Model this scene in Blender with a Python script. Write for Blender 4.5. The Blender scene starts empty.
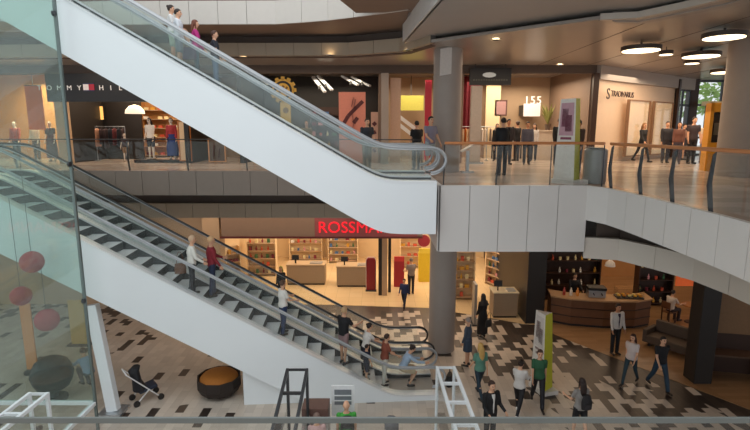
import bpy, bmesh, math, random
from mathutils import Vector, Matrix
random.seed(7)
R = math.radians
C = bpy.context.scene.collection
HC, F_, PITCH = 7.7, 500.0, R(9.76)
SP, CP = math.sin(PITCH), math.cos(PITCH)
def at(px, py, z):            # where the sight line through a photo pixel meets the level z
    u, v = (px-375)/F_, (215-py)/F_
    t = (z-HC)/(-SP+v*CP)
    return Vector((u*t, (CP+v*SP)*t, z))
def on(px, py, y):            # ... or the frontal plane at distance y
    u, v = (px-375)/F_, (215-py)/F_
    t = y/(CP+v*SP)
    return Vector((u*t, y, HC+(-SP+v*CP)*t))

# ------------------------------------------------------------------ materials
def nodes(name):
    m = bpy.data.materials.new(name); m.use_nodes = True
    nt = m.node_tree; b = nt.nodes['Principled BSDF']
    return m, nt, b
def mat(name, col, rough=.6, metal=0, var=.06, scale=6, emit=0, bump=0, coat=0):
    m, nt, b = nodes(name)
    n = nt.nodes.new('ShaderNodeTexNoise'); n.inputs['Scale'].default_value = scale; n.inputs['Detail'].default_value = 4
    tc = nt.nodes.new('ShaderNodeTexCoord'); nt.links.new(tc.outputs['Object'], n.inputs['Vector'])
    mx = nt.nodes.new('ShaderNodeMix'); mx.data_type = 'RGBA'
    mx.inputs['A'].default_value = tuple(c*(1-var) for c in col)+(1,)
    mx.inputs['B'].default_value = tuple(min(1, c*(1+var)) for c in col)+(1,)
    nt.links.new(n.outputs['Fac'], mx.inputs['Factor'])
    nt.links.new(mx.outputs['Result'], b.inputs['Base Color'])
    b.inputs['Roughness'].default_value = rough; b.inputs['Metallic'].default_value = metal
    if coat: b.inputs['Coat Weight'].default_value = coat
    if emit:
        nt.links.new(mx.outputs['Result'], b.inputs['Emission Color']); b.inputs['Emission Strength'].default_value = emit
    if bump:
        bp = nt.nodes.new('ShaderNodeBump'); bp.inputs['Strength'].default_value = bump
        nt.links.new(n.outputs['Fac'], bp.inputs['Height']); nt.links.new(bp.outputs['Normal'], b.inputs['Normal'])
    return m
def glass(name, tint, spec=.025, haze=0):
    m = bpy.data.materials.new(name); m.use_nodes = True; nt = m.node_tree
    nt.nodes.clear()
    o = nt.nodes.new('ShaderNodeOutputMaterial'); t = nt.nodes.new('ShaderNodeBsdfTransparent'); g = nt.nodes.new('ShaderNodeBsdfGlossy')
    mx = nt.nodes.new('ShaderNodeMixShader'); lw = nt.nodes.new('ShaderNodeLayerWeight'); lw.inputs['Blend'].default_value = .5
    pw = nt.nodes.new('ShaderNodeMath'); pw.operation = 'POWER'; pw.inputs[1].default_value = 4; nt.links.new(lw.outputs['Facing'], pw.inputs[0])
    ml = nt.nodes.new('ShaderNodeMath'); ml.operation = 'MULTIPLY_ADD'; ml.inputs[1].default_value = .5; ml.inputs[2].default_value = spec; nt.links.new(pw.outputs[0], ml.inputs[0])
    t.inputs['Color'].default_value = tint+(1,); g.inputs['Roughness'].default_value = .02
    nt.links.new(ml.outputs[0], mx.inputs[0]); nt.links.new(t.outputs[0], mx.inputs[1]); nt.links.new(g.outputs[0], mx.inputs[2])
    last = mx
    if haze:
        d = nt.nodes.new('ShaderNodeBsdfDiffuse'); d.inputs['Color'].default_value = (.8, .87, .85, 1)
        m2 = nt.nodes.new('ShaderNodeMixShader'); m2.inputs[0].default_value = haze
        nt.links.new(mx.outputs[0], m2.inputs[1]); nt.links.new(d.outputs[0], m2.inputs[2]); last = m2
    nt.links.new(last.outputs[0], o.inputs[0])
    return m
def hexc(h):
    r = [int(h[i:i+2], 16)/255 for i in (0, 2, 4)]
    return tuple(c/12.92 if c <= .04045 else ((c+.055)/1.055)**2.4 for c in r)
_cache = {}
def cm(h, rough=.75, **k):    # a plain coloured cloth / paint / plastic by hex colour
    key = (h, rough, tuple(sorted(k.items())))
    if key not in _cache: _cache[key] = mat('paint_'+h, hexc(h), rough, var=k.pop('var', .12), scale=k.pop('scale', 14), **k)
    return _cache[key]

def tile_floor():
    m, nt, b = nodes('mosaic_floor'); N = nt.nodes.new; L = nt.links.new
    def mth(op, a, bb=None, c=None):
        n = N('ShaderNodeMath'); n.operation = op
        for i, x in enumerate((a, bb, c)):
            if x is None: continue
            if isinstance(x, (int, float)): n.inputs[i].default_value = x
            else: L(x, n.inputs[i])
        return n.outputs[0]
    tc = N('ShaderNodeTexCoord'); sx = N('ShaderNodeSeparateXYZ'); L(tc.outputs['Object'], sx.inputs[0])
    X, Y = sx.outputs[0], sx.outputs[1]
    ax, ay = 0.0, -1.0                           # tiles run lengthwise away from the photographer
    u = mth('ADD', mth('MULTIPLY', X, ax), mth('MULTIPLY', Y, ay))
    v = mth('ADD', mth('MULTIPLY', X, -ay), mth('MULTIPLY', Y, ax))
    vr = mth('DIVIDE', v, .24); row = mth('FLOOR', vr)
    ur = mth('ADD', mth('DIVIDE', u, .46), mth('MULTIPLY', row, .5)); colm = mth('FLOOR', ur)
    cx = N('ShaderNodeCombineXYZ'); L(colm, cx.inputs[0]); L(row, cx.inputs[1])
    wn = N('ShaderNodeTexWhiteNoise'); wn.noise_dimensions = '2D'; L(cx.outputs[0], wn.inputs['Vector'])
    w2 = N('ShaderNodeTexWhiteNoise'); w2.noise_dimensions = '3D'
    cx2 = N('ShaderNodeCombineXYZ'); L(colm, cx2.inputs[0]); L(row, cx2.inputs[1]); cx2.inputs[2].default_value = 7.3; L(cx2.outputs[0], w2.inputs['Vector'])
    # how dense the dark tiles lie: solid along the shop borders, thinning out towards the middle of the hall
    dc = mth('ADD', mth('MULTIPLY', mth('SUBTRACT', 6.95, X), .818), mth('MULTIPLY', mth('SUBTRACT', 17.73, Y), .575))
    db = mth('ADD', mth('MULTIPLY', mth('SUBTRACT', 21.2, Y), .75), mth('MULTIPLY', mth('MAXIMUM', mth('SUBTRACT', -2.5, X), 0), .2))
    def ramp(x, d1, v1):
        mr = N('ShaderNodeMapRange'); L(x, mr.inputs[0])
        mr.inputs[1].default_value = .2; mr.inputs[2].default_value = d1; mr.inputs[3].default_value = .97; mr.inputs[4].default_value = v1
        return mr.outputs[0]
    dd = mth('MAXIMUM', ramp(mth('ADD', dc, mth('MULTIPLY', mth('MAXIMUM', mth('SUBTRACT', Y, 14.2), 0), .32)), 5.4, .05), ramp(db, 4.2, .05))
    nz = N('ShaderNodeTexNoise'); nz.inputs['Scale'].default_value = .5; L(tc.outputs['Object'], nz.inputs['Vector'])
    dens = mth('ADD', dd, mth('MULTIPLY', mth('SUBTRACT', nz.outputs['Fac'], .5), .2))
    dark = mth('LESS_THAN', wn.outputs['Value'], dens)
    fu, fv = mth('FRACT', ur), mth('FRACT', vr)
    joint = mth('MAXIMUM', mth('LESS_THAN', fu, .012), mth('LESS_THAN', fv, .022))
    r1 = N('ShaderNodeMix'); r1.data_type = 'RGBA'; r1.inputs['A'].default_value = hexc('b5a89b')+(1,); r1.inputs['B'].default_value = hexc('c9bcae')+(1,)
    L(w2.outputs['Value'], r1.inputs['Factor'])
    r2 = N('ShaderNodeMix'); r2.data_type = 'RGBA'; r2.inputs['A'].default_value = hexc('2e2622')+(1,); r2.inputs['B'].default_value = hexc('453a33')+(1,)
    L(w2.outputs['Value'], r2.inputs['Factor'])
    mx = N('ShaderNodeMix'); mx.data_type = 'RGBA'; L(dark, mx.inputs['Factor']); L(r1.outputs['Result'], mx.inputs['A']); L(r2.outputs['Result'], mx.inputs['B'])
    jx = N('ShaderNodeMix'); jx.data_type = 'RGBA'; L(mth('MULTIPLY', joint, .5), jx.inputs['Factor']); L(mx.outputs['Result'], jx.inputs['A']); jx.inputs['B'].default_value = hexc('7d7166')+(1,)
    L(jx.outputs['Result'], b.inputs['Base Color']); b.inputs['Roughness'].default_value = .32
    return m
def grid_floor(name, c1, c2, size=.8, rough=.18, ratio=1.0):
    m, nt, b = nodes(name)
    tc = nt.nodes.new('ShaderNodeTexCoord'); br = nt.nodes.new('ShaderNodeTexBrick')
    br.offset = .5 if ratio != 1 else 0
    br.inputs['Color1'].default_value = hexc(c1)+(1,); br.inputs['Color2'].default_value = hexc(c2)+(1,); br.inputs['Mortar'].default_value = tuple(.7*x for x in hexc(c1))+(1,)
    br.inputs['Scale'].default_value = 1; br.inputs['Brick Width'].default_value = size*ratio; br.inputs['Row Height'].default_value = size; br.inputs['Mortar Size'].default_value = .006
    nt.links.new(tc.outputs['Object'], br.inputs['Vector']); nt.links.new(br.outputs['Color'], b.inputs['Base Color']); b.inputs['Roughness'].default_value = rough
    return m

M = dict(
 white=mat('white_enamel', hexc('e6ebee'), .32, var=.03, scale=.8), panel=mat('fascia_panel', hexc('d3cfcb'), .5, var=.04, scale=1.2),
 gap=mat('shadow_joint', hexc('5a5450'), .8), beam=mat('beam_panel', hexc('c4bbb0'), .55, var=.05, scale=1),
 recess=mat('recess_shade_brown', hexc('5d5048'), .7), soffit=mat('soffit_paint', hexc('aaa39d'), .55, var=.05, scale=1.5), ceil=mat('ceiling_metal', hexc('9c938b'), .28, metal=.1, var=.08, scale=2),  # recess: shade under the bands painted in as dark brown
 brown=mat('brown_bulkhead', hexc('876f5e'), .6), column=mat('column_plaster', hexc('a39890'), .6, var=.07, scale=3), darkcol=mat('dark_column', hexc('25201d'), .5),
 steel=mat('brushed_steel', hexc('b4b8bb'), .3, metal=.8, var=.05, scale=30), dsteel=mat('dark_steel', hexc('45474a'), .4, metal=.6), rubber=mat('black_rubber', hexc('1b1b1d'), .32, coat=.4),
 wood=mat('rail_wood', hexc('c5804f'), .35, var=.15, scale=9), cafewood=mat('cafe_wood', hexc('6b452b'), .4, var=.2, scale=5), darkwood=mat('dark_wood', hexc('3a251b'), .4, var=.2, scale=5),
 amber=mat('amber_wall', hexc('c08a50'), .6, var=.1, scale=2), cream=mat('cream_wall', hexc('e9cfa6'), .7, var=.04, scale=2), tan=mat('tan_wall', hexc('b79a7c'), .6, var=.06, scale=2), black=mat('black_paint', hexc('141212'), .45),
 step=mat('step_metal', hexc('dcdedf'), .35, metal=.1, var=.1, scale=40), riser=mat('step_riser', hexc('2c2c2e'), .5, metal=.3), mosaic=tile_floor(),
 shopfloor=grid_floor('cream_shop_floor', 'e6cba0', 'e2c598', .6), cafefloor=grid_floor('cafe_floor', 'a5805c', '94704c', .18, .3, 7), gallery=grid_floor('gallery_floor', 'cdbbac', 'ae9a8b', .6, .2, 2),
 glass=glass('clear_glass', (.975, .985, .98)), tint=glass('green_lift_glass', (.89, .95, .93), spec=.03, haze=.03), rail_glass=glass('balustrade_glass', (.95, .97, .965), haze=.012),
 deck=mat('deck_metal', hexc('e2e5e7'), .3, metal=.25, var=.03, scale=30), post=mat('lift_post', hexc('6d7977'), .4, metal=.4),
 lamp=mat('lamp_diffuser', (1, .8, .52), emit=3.5, var=.01), spot=mat('spot_bulb', (1, .75, .45), emit=14, var=.01), warm=mat('warm_panel', (1, .62, .3), emit=5, var=.01), coolp=mat('shop_light_panel', (1, .8, .55), emit=5, var=.01),
 red=mat('red_sign', hexc('e8182a'), .4, emit=.8), redpanel=mat('red_backing', hexc('90494a'), .5), letter=mat('white_letter', (.9, .88, .85), emit=.15), leftfascia=mat('left_fascia_shaded', hexc('93857a'), .5, var=.04), leftbeam=mat('left_beam_shaded', hexc('a4937f'), .55, var=.04), upfascia=mat('upper_fascia', hexc('cdc6bd'), .5, var=.04), grip=mat('handrail_sky_sheen', hexc('a3a6a9'), .22, coat=.5), green=mat('leaf_green', hexc('93b45c'), .7, var=.4, scale=20),  # left fascia and beam: panel tones darkened to paint in the gallery's shade
)

# ------------------------------------------------------------------ mesh builder
def frame_of(d):
    d = Vector(d).normalized(); a = Vector((0, 0, 1)) if abs(d.z) < .9 else Vector((1, 0, 0))
    x = d.cross(a).normalized(); return x, d.cross(x).normalized(), d
class MB:
    def __init__(s): s.v, s.f, s.mi = [], [], []
    def add(s, vs, fs, mi=0):
        b = len(s.v); s.v += [tuple(v) for v in vs]; s.f += [tuple(b+i for i in f) for f in fs]; s.mi += [mi]*len(fs); return s
    def box(s, x0, y0, z0, x1, y1, z1, mi=0):
        vs = [(x, y, z) for x in (x0, x1) for y in (y0, y1) for z in (z0, z1)]
        return s.add(vs, [(0, 1, 3, 2), (4, 6, 7, 5), (0, 4, 5, 1), (2, 3, 7, 6), (0, 2, 6, 4), (1, 5, 7, 3)], mi)
    def obox(s, c, size, rz=0, rx=0, ry=0, mi=0):
        m = Matrix.Rotation(rz, 3, 'Z') @ Matrix.Rotation(ry, 3, 'Y') @ Matrix.Rotation(rx, 3, 'X'); h = [q/2 for q in size]
        vs = [Vector(c)+m @ Vector((a*h[0], b*h[1], d*h[2])) for a in (-1, 1) for b in (-1, 1) for d in (-1, 1)]
        return s.add(vs, [(0, 1, 3, 2), (4, 6, 7, 5), (0, 4, 5, 1), (2, 3, 7, 6), (0, 2, 6, 4), (1, 5, 7, 3)], mi)
    def bar(s, p, q, w, h, mi=0):
        p, q = Vector(p), Vector(q); d = (q-p).normalized()
        up = Vector((0, 0, 1)) if abs(d.z) < .95 else Vector((0, 1, 0))
        x = d.cross(up).normalized(); y = x.cross(d)
        vs = [e+x*a*w/2+y*b*h/2 for e in (p, q) for a in (-1, 1) for b in (-1, 1)]
        return s.add(vs, [(0, 1, 3, 2), (4, 6, 7, 5), (0, 4, 5, 1), (2, 3, 7, 6), (0, 2, 6, 4), (1, 5, 7, 3)], mi)
    def rings(s, rs, n=12, mi=0):             # rs: (centre, axis x, axis y) with lengths; capped loft
        b = []
        for c, ax, ay in rs:
            for k in range(n):
                t = 2*math.pi*k/n; b.append(Vector(c)+Vector(ax)*math.cos(t)+Vector(ay)*math.sin(t))
        fs = [(i*n+k, i*n+(k+1) % n, (i+1)*n+(k+1) % n, (i+1)*n+k) for i in range(len(rs)-1) for k in range(n)]
        fs += [tuple(range(n-1, -1, -1)), tuple((len(rs)-1)*n+k for k in range(n))]
        return s.add(b, fs, mi)
    def cyl(s, p, q, r0, r1=None, n=16, mi=0):
        r1 = r0 if r1 is None else r1; x, y, _ = frame_of(Vector(q)-Vector(p))
        return s.rings([(p, x*r0, y*r0), (q, x*r1, y*r1)], n, mi)
    def cap(s, p, q, r0, r1=None, n=10, mi=0):  # capsule
        r1 = r0 if r1 is None else r1; p, q = Vector(p), Vector(q); x, y, d = frame_of(q-p); rs = []
        for a in (85, 55, 25): rs.append((p-d*r0*math.sin(R(a)), x*r0*math.cos(R(a)), y*r0*math.cos(R(a))))
        rs.append((p, x*r0, y*r0)); rs.append((q, x*r1, y*r1))
        for a in (25, 55, 85): rs.append((q+d*r1*math.sin(R(a)), x*r1*math.cos(R(a)), y*r1*math.cos(R(a))))
        return s.rings(rs, n, mi)
    def tube(s, path, r, n=8, mi=0, closed=False):
        P = [Vector(p) for p in path]; rs = []; m = len(P); prev = None
        for i, p in enumerate(P):
            d = (P[(i+1) % m] if (closed or i < m-1) else p)-(P[i-1] if (closed or i > 0) else p)
            x, y, _ = frame_of(d)
            if prev is not None:                # keep the frame from flipping
                dd = d.normalized(); x = (prev-dd*prev.dot(dd)).normalized(); y = dd.cross(x)
            prev = x
            rs.append((p, x*r, y*r))
        if closed: rs.append(rs[0])
        return s.rings(rs, n, mi)
    def ell(s, c, r, n=16, k=10, mi=0, m=None):
        c = Vector(c); m = m or Matrix.Identity(3); rs = []
        for i in range(k+1):
            a = -89+178*i/k; q = math.cos(R(a))
            rs.append((c+m @ Vector((0, 0, r[2]*math.sin(R(a)))), m @ Vector((r[0]*q, 0, 0)), m @ Vector((0, r[1]*q, 0))))
        return s.rings(rs, n, mi)
    def lathe(s, prof, c=(0, 0, 0), n=24, mi=0):
        c = Vector(c); return s.rings([(c+Vector((0, 0, z)), (r, 0, 0), (0, r, 0)) for r, z in prof], n, mi)
    def prism(s, poly, z0, z1, mi=0):
        n = len(poly); vs = [(x, y, z0) for x, y in poly]+[(x, y, z1) for x, y in poly]
        ar = sum(poly[i][0]*poly[(i+1) % n][1]-poly[(i+1) % n][0]*poly[i][1] for i in range(n))
        up = tuple(range(n, 2*n)); lo = tuple(range(n-1, -1, -1))
        if ar < 0: up, lo = up[::-1], lo[::-1]
        fs = [lo, up]+[(i, (i+1) % n, n+(i+1) % n, n+i) if ar > 0 else (n+i, n+(i+1) % n, (i+1) % n, i) for i in range(n)]
        return s.add(vs, fs, mi)
    def xz(s, poly, y0, y1, mi=0):             # outline in x-z, extruded along y
        n = len(poly); vs = [(x, y0, z) for x, z in poly]+[(x, y1, z) for x, z in poly]
        return s.add(vs, [tuple(range(n)), tuple(range(2*n-1, n-1, -1))]+[(i, n+i, n+(i+1) % n, (i+1) % n) for i in range(n)], mi)
    def panels(s, pts, z0, z1, th=.06, size=.75, gap=.014, mi=0, back=1, side=1):   # cladding panels along a plan line, with open joints over a dark backing
        P = resample(pts, size)
        for a, b in zip(P[:-1], P[1:]):
            d = (b-a); l = d.length; d /= l; n = Vector((-d.y, d.x, 0))*side
            a2, b2 = a+d*gap/2, b-d*gap/2
            poly = [a2-n*.05, b2-n*.05, b2+n*th*.8, a2+n*th*.8]; s.prism([(p.x, p.y) for p in poly], z0, z1, mi)
            poly = [a-n*.02, b-n*.02, b+n*th*1.2, a+n*th*1.2]; s.prism([(p.x, p.y) for p in poly], z0+.01, z1-.01, back)
        return s
    def mesh(s, name, mats):
        me = bpy.data.meshes.new(name); me.from_pydata(s.v, [], s.f)
        for m in (mats if isinstance(mats, (list, tuple)) else [mats]): me.materials.append(m)
        me.polygons.foreach_set('material_index', s.mi); me.update()
        bm = bmesh.new(); bm.from_mesh(me); bmesh.ops.recalc_face_normals(bm, faces=bm.faces); bm.to_mesh(me); bm.free()
        return me
    def build(s, name, mats, parent=None, smooth=False, bevel=0):
        me = s.mesh(name, mats); o = bpy.data.objects.new(name, me); C.objects.link(o)
        if smooth: smoothed(me)
        if bevel:
            b = o.modifiers.new('b', 'BEVEL'); b.width = bevel; b.segments = 2; b.limit_method = 'ANGLE'
        if parent: o.parent = parent
        return o
def smoothed(me, ang=40):
    me.polygons.foreach_set('use_smooth', [True]*len(me.polygons))
    me.set_sharp_from_angle(angle=R(ang))
def resample(pts, size):
    P = [Vector((p[0], p[1], 0)) for p in pts]; L = [0]
    for a, b in zip(P[:-1], P[1:]): L.append(L[-1]+(b-a).length)
    n = max(1, round(L[-1]/size)); out = []
    for k in range(n+1):
        t = L[-1]*k/n; i = max(j for j in range(len(P)-1) if L[j] <= t+1e-9) if t < L[-1] else len(P)-2
        out.append(P[i].lerp(P[i+1], (t-L[i])/(L[i+1]-L[i])))
    return out
def tag(o, label, cat, group=None, kind=None):
    if label: o['label'] = label
    if cat: o['category'] = cat
    if group: o['group'] = group
    if kind: o['kind'] = kind
    return o
def thing(name, label, cat, loc=(0, 0, 0), rz=0, group=None):
    o = bpy.data.objects.new(name, None); C.objects.link(o); o.empty_display_size = .1
    o.location = loc; o.rotation_euler = (0, 0, rz); return tag(o, label, cat, group)
def struct(o): o['kind'] = 'structure'; return o
def dup(o, loc=None, rz=None, label=None, group=None, parent=None):
    c = o.copy(); C.objects.link(c)
    if parent: c.parent = parent
    if loc is not None: c.location = loc
    if rz is not None: c.rotation_euler = (0, 0, rz)
    if label: c['label'] = label
    if group: c['group'] = group
    for ch in o.children: dup(ch, parent=c)
    return c
def text_mesh(name, body, size, mats, loc, rx=90, rz=0, ext=.02, parent=None, spacing=1.0, align='LEFT'):
    cu = bpy.data.curves.new(name, 'FONT'); cu.body = body; cu.size = size; cu.extrude = ext; cu.space_character = spacing; cu.align_x = align; cu.resolution_u = 4
    t = bpy.data.objects.new(name, cu); C.objects.link(t)
    dg = bpy.context.evaluated_depsgraph_get(); me = bpy.data.meshes.new_from_object(t.evaluated_get(dg))
    bpy.data.objects.remove(t); bpy.data.curves.remove(cu)
    me.name = name; me.materials.clear(); me.materials.append(mats)
    o = bpy.data.objects.new(name, me); C.objects.link(o); o.location = loc; o.rotation_euler = (R(rx), 0, R(rz))
    if parent: o.parent = parent
    return o
def remeshed(mb, name, mats, vox, parent=None, smooth=1, paint=None):   # melt overlapping volumes into one continuous skin
    o = bpy.data.objects.new(name, mb.mesh(name, mats)); C.objects.link(o)
    r = o.modifiers.new('r', 'REMESH'); r.mode = 'VOXEL'; r.voxel_size = vox
    if smooth:
        q = o.modifiers.new('s', 'SMOOTH'); q.iterations = smooth; q.factor = .5
    dg = bpy.context.evaluated_depsgraph_get(); me = bpy.data.meshes.new_from_object(o.evaluated_get(dg))
    bpy.data.objects.remove(o); me.name = name
    me.materials.clear()
    for m in (mats if isinstance(mats, (list, tuple)) else [mats]): me.materials.append(m)
    me.polygons.foreach_set('use_smooth', [True]*len(me.polygons)); me.polygons.foreach_set('material_index', [0]*len(me.polygons))
    if paint:
        for p in me.polygons:
            k = paint(p.center)
            if k: p.material_index = k
    me.update()
    o = bpy.data.objects.new(name, me); C.objects.link(o)
    if parent: o.parent = parent
    return o

# ------------------------------------------------------------------ people
SKIN = dict(l='d9a889', m='c08a68', d='8a5a40', w='e3d3c2')
def pitch(v, a): return Vector((v[0], v[1]*math.cos(a)+v[2]*math.sin(a), -v[1]*math.sin(a)+v[2]*math.cos(a)))
def person(label, loc, rz, h=1.7, top=('333333', 'long'), bottom=('2a2a33', 'trousers'), shoes='2a2422', hair=('2a1c14', 'short'), skin='l', fem=False,
           legs=((0, 0), (0, 0)), arms=((8, 6, 12), (8, 6, 12)), lean=0, nod=5, yaw=0, vox=.0125, seat=None, group=None, name='person', cat='person', coat=None):
    """legs: (swing, knee) and arms: (forward, outward, elbow[, inward]) in degrees, left then right; faces +Y at rz 0; seat = hip height when sitting."""
    k = h/1.74; L = R(lean); J = {}
    root = thing(name, label, cat, loc, rz, group)
    up = lambda x, y, z: pitch((x, y, z), L)
    sw = .155 if fem else .18
    for i, s in enumerate((-1, 1)):
        a, kn = [R(q) for q in legs[i]]
        hip = Vector((.092*s, 0, 0)); kne = hip+pitch((0, 0, -.43), -a); ank = kne+pitch((0, 0, -.42), -(a-kn)); J[s] = [hip, kne, ank]
        f = R(min(0, 0)); toe = ank+Vector((.02*s, .15, -.055)); heel = ank+Vector((0, -.045, -.05)); J[s] += [toe, heel]
    for i, s in enumerate((-1, 1)):
        ar = list(arms[i])+[0]; a, b, e, inn = [R(q) for q in ar[:4]]
        sh = up(sw*s, 0, .46); d1 = pitch((0, 0, -1), -a); d1 = Vector((math.sin(b)*s, d1.y*math.cos(b), d1.z*math.cos(b)))
        el = sh+d1*.285; d2 = pitch((0, 0, -1), -(a+e)); d2 = Vector((math.sin(b*.4-inn)*s, d2.y*math.cos(b*.4-inn), d2.z*math.cos(b*.4-inn))).normalized()
        wr = el+d2*.245; J['a%d' % s] = [sh, el, wr, d2]
    base = min(J[-1][4].z, J[1][4].z, J[-1][3].z, J[1][3].z)-.043
    dz = (seat/k if seat is not None else -base)
    off = Vector((0, 0, dz)); T = lambda v: (Vector(v)+off)*k
    # torso rings (height, half width, half depth)
    tor = [(-.09, .10, .08), (-.04, .155, .105), (.03, .165, .115), (.13, .13, .098), (.22, .128, .095), (.31, .148, .118), (.39, .15, .105), (.46, .135, .08), (.51, .07, .055), (.54, .05, .05)] if fem else \
          [(-.09, .10, .08), (-.04, .15, .105), (.03, .158, .115), (.13, .15, .108), (.22, .152, .108), (.31, .17, .118), (.39, .182, .112), (.46, .16, .085), (.51, .08, .06), (.54, .055, .055)]
    def torso(mb, g, lo=-1, hi=1):
        mb.rings([(T(up(0, 0, z)), Vector((rx+g, 0, 0))*k, pitch((0, ry+g, 0), L)*k) for z, rx, ry in tor if lo <= z <= hi], 14)
    hm = Matrix.Rotation(R(yaw), 3, 'Z') @ Matrix.Rotation(-R(nod)-L*.5, 3, 'X')
    hc = up(0, .02, .685); H = lambda x, y, z: T(hc+hm @ Vector((x, y, z)))
    body = MB(); torso(body, 0)
    body.cap(T(up(0, 0, .48)), T(hc+hm @ Vector((0, -.01, -.05))), .054*k, .05*k)
    body.ell(T(hc), (.074*k, .093*k, .112*k), m=hm); body.ell(H(0, .026, -.055), (.056*k, .062*k, .062*k), m=hm)
    body.cap(H(0, .088, .022), H(0, .106, -.02), .009*k, .014*k, 8)
    for s in (-1, 1): body.ell(H(.076*s, -.005, -.01), (.011*k, .02*k, .032*k), 8, 6, m=hm)
    for i, s in enumerate((-1, 1)):
        hip, kne, ank, toe, heel = [T(q) for q in J[s]]
        body.cap(hip, kne, .078*k, .052*k); body.cap(kne, ank, .052*k, .034*k)
        body.cap(kne.lerp(ank, .25)+Vector((0, -.012, 0)), kne.lerp(ank, .45), .048*k, .04*k)
        body.cap(heel, toe, .034*k, .03*k, 8); body.cap(ank, heel, .034*k, .034*k, 8)
        sh, el, wr, d2 = J['a%d' % s]; sh, el, wr = T(sh), T(el), T(wr); g = .85 if fem else 1
        body.cap(sh, el, .048*k*g, .038*k*g); body.cap(el, wr, .038*k*g, .026*k*g)
        wv = d2.cross(Vector((1, 0, 0))); wv = (wv.normalized() if wv.length > .2 else Vector((0, 0, 1)))
        nv = wv.cross(d2).normalized()
        if nv.x*s > 0: nv = -nv                       # palm side turns to the body
        pe = wr+d2*.085*k
        body.rings([(wr, wv*.026*k, nv*.019*k), (wr+d2*.03*k, wv*.036*k, nv*.018*k), (pe, wv*.042*k, nv*.015*k), (pe+d2*.006*k, wv*.038*k, nv*.01*k)], 10)
        for j, ln in enumerate((.062, .074, .08, .07)):
            o_ = wv*(-.033+.022*j)*k; c = .35+.1*(3-j)/3
            p0 = pe+o_-d2*.012*k; p1 = p0+(d2+nv*c*.4).normalized()*ln*.55*k; p2 = p1+(d2*.75+nv*c*1.5).normalized()*ln*.5*k
            body.cap(p0, p1, .0095*k, .009*k, 7); body.cap(p1, p2, .009*k, .0075*k, 7)
        t0 = wr+d2*.03*k+wv*.03*k; t1 = t0+(d2*.7+wv*.75+nv*.2).normalized()*.042*k; t2 = t1+(d2*.9+wv*.1+nv*.4).normalized()*.032*k
        body.cap(t0, t1, .012*k, .011*k, 7); body.cap(t1, t2, .011*k, .008*k, 7)
    eyes = [H(.031*s, .085, .018) for s in (-1, 1)]; mouth = [H(x, .088, -.062) for x in (-.014, 0, .014)]; brow = [H(x*s, .086, .042) for s in (-1, 1) for x in (.024, .04)]
    def paint(c):
        if any((c-e).length < .014*k for e in eyes): return 1
        if any((c-e).length < .011*k for e in mouth): return 2
        if any((c-e).length < .010*k for e in brow): return 1
        return 0
    hl = H(0, 0, 0); zmin = hl.z-.2*k
    b = remeshed(body, 'body', [cm(SKIN[skin]), cm('1d1512'), cm('a0564c')], vox, root, 1, paint=lambda c: paint(c) if c.z > zmin else 0)
    cv = vox*1.15
    # ---- clothing
    kind = bottom[1]
    if kind in ('trousers', 'shorts', 'leggings'):
        t = MB(); torso(t, .016, -.1, .14); t.cap(T((-.08, 0, -.02)), T((.08, 0, -.02)), .085*k)
        for s in (-1, 1):
            hip, kne, ank = [T(q) for q in J[s][:3]]
            if kind == 'shorts': t.cap(hip, hip.lerp(kne, .8), .098*k, .082*k)
            elif kind == 'leggings': t.cap(hip, kne, .088*k, .06*k); t.cap(kne, ank, .06*k, .043*k)
            else: t.cap(hip, kne, .094*k, .07*k); t.cap(kne, kne.lerp(ank, .96), .07*k, .06*k)
        remeshed(t, 'shorts' if kind == 'shorts' else 'trousers', cm(bottom[0]), cv, root)
    else:
        t = MB(); mid = (Vector(J[-1][1])+Vector(J[1][1]))/2; ank = (Vector(J[-1][2])+Vector(J[1][2]))/2
        lowp = mid.lerp(ank, .85) if kind == 'dress' else Vector((0, 0, 0)).lerp(mid, .9)
        spread = abs(J[-1][1].y-J[1][1].y)/2
        r1 = .24 if kind == 'dress' else .175
        t.rings([(T(up(0, 0, .14)), Vector((.15, 0, 0))*k, Vector((0, .12, 0))*k), (T((0, 0, 0)), Vector((.19, 0, 0))*k, Vector((0, .14, 0))*k),
                 (T(Vector((0, 0, 0)).lerp(lowp, .6)), Vector((r1*.95+.02, 0, 0))*k, Vector((0, .15+spread*.5, 0))*k), (T(lowp), Vector((r1, 0, 0))*k, Vector((0, .16+spread*.6, 0))*k)], 18)
        remeshed(t, 'skirt', cm(bottom[0]), cv, root)
    if top:
        t = MB(); torso(t, .02, -.05 if top[1] != 'tank' else 0, .52)
        for s in (-1, 1):
            sh, el, wr, d2 = J['a%d' % s]; sh, el, wr = T(sh), T(el), T(wr)
            if top[1] == 'tank': continue
            t.cap(sh, el if top[1] == 'long' else sh.lerp(el, .62), .063*k, .05*k)
            if top[1] == 'long': t.cap(el, wr.lerp(el, .08), .05*k, .037*k)
        remeshed(t, 'dress_top' if kind == 'dress' else 'top', cm(top[0]), cv, root)
    if coat:                                             # shirt front showing in an open jacket
        t = MB(); t.rings([(T(up(0, .085, z)), Vector((w_, 0, 0))*k, pitch((0, .055, 0), L)*k) for z, w_ in ((.02, .02), (.2, .035), (.4, .055), (.49, .045))], 10)
        t.build('shirt_front', cm(coat), root, True)
    for s in (-1, 1):
        t = MB(); ank, toe, heel = [T(q) for q in J[s][2:5]]
        t.cap(heel+Vector((0, 0, .002)), toe+Vector((0, 0, .002)), .041*k, .035*k, 10); t.cap(heel, ank.lerp(heel, .35), .041*k, .041*k, 10)
        sh_ = remeshed(t, 'shoe', cm(shoes, .5), .016, root); so = MB(); so.cap(heel+Vector((0, 0, -.026*k)), toe+Vector((0, 0, -.019*k)), .0185*k, .0185*k, 8); so.build('sole', cm('15120f', .6), sh_)
    # ---- hair
    col, st = hair
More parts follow.
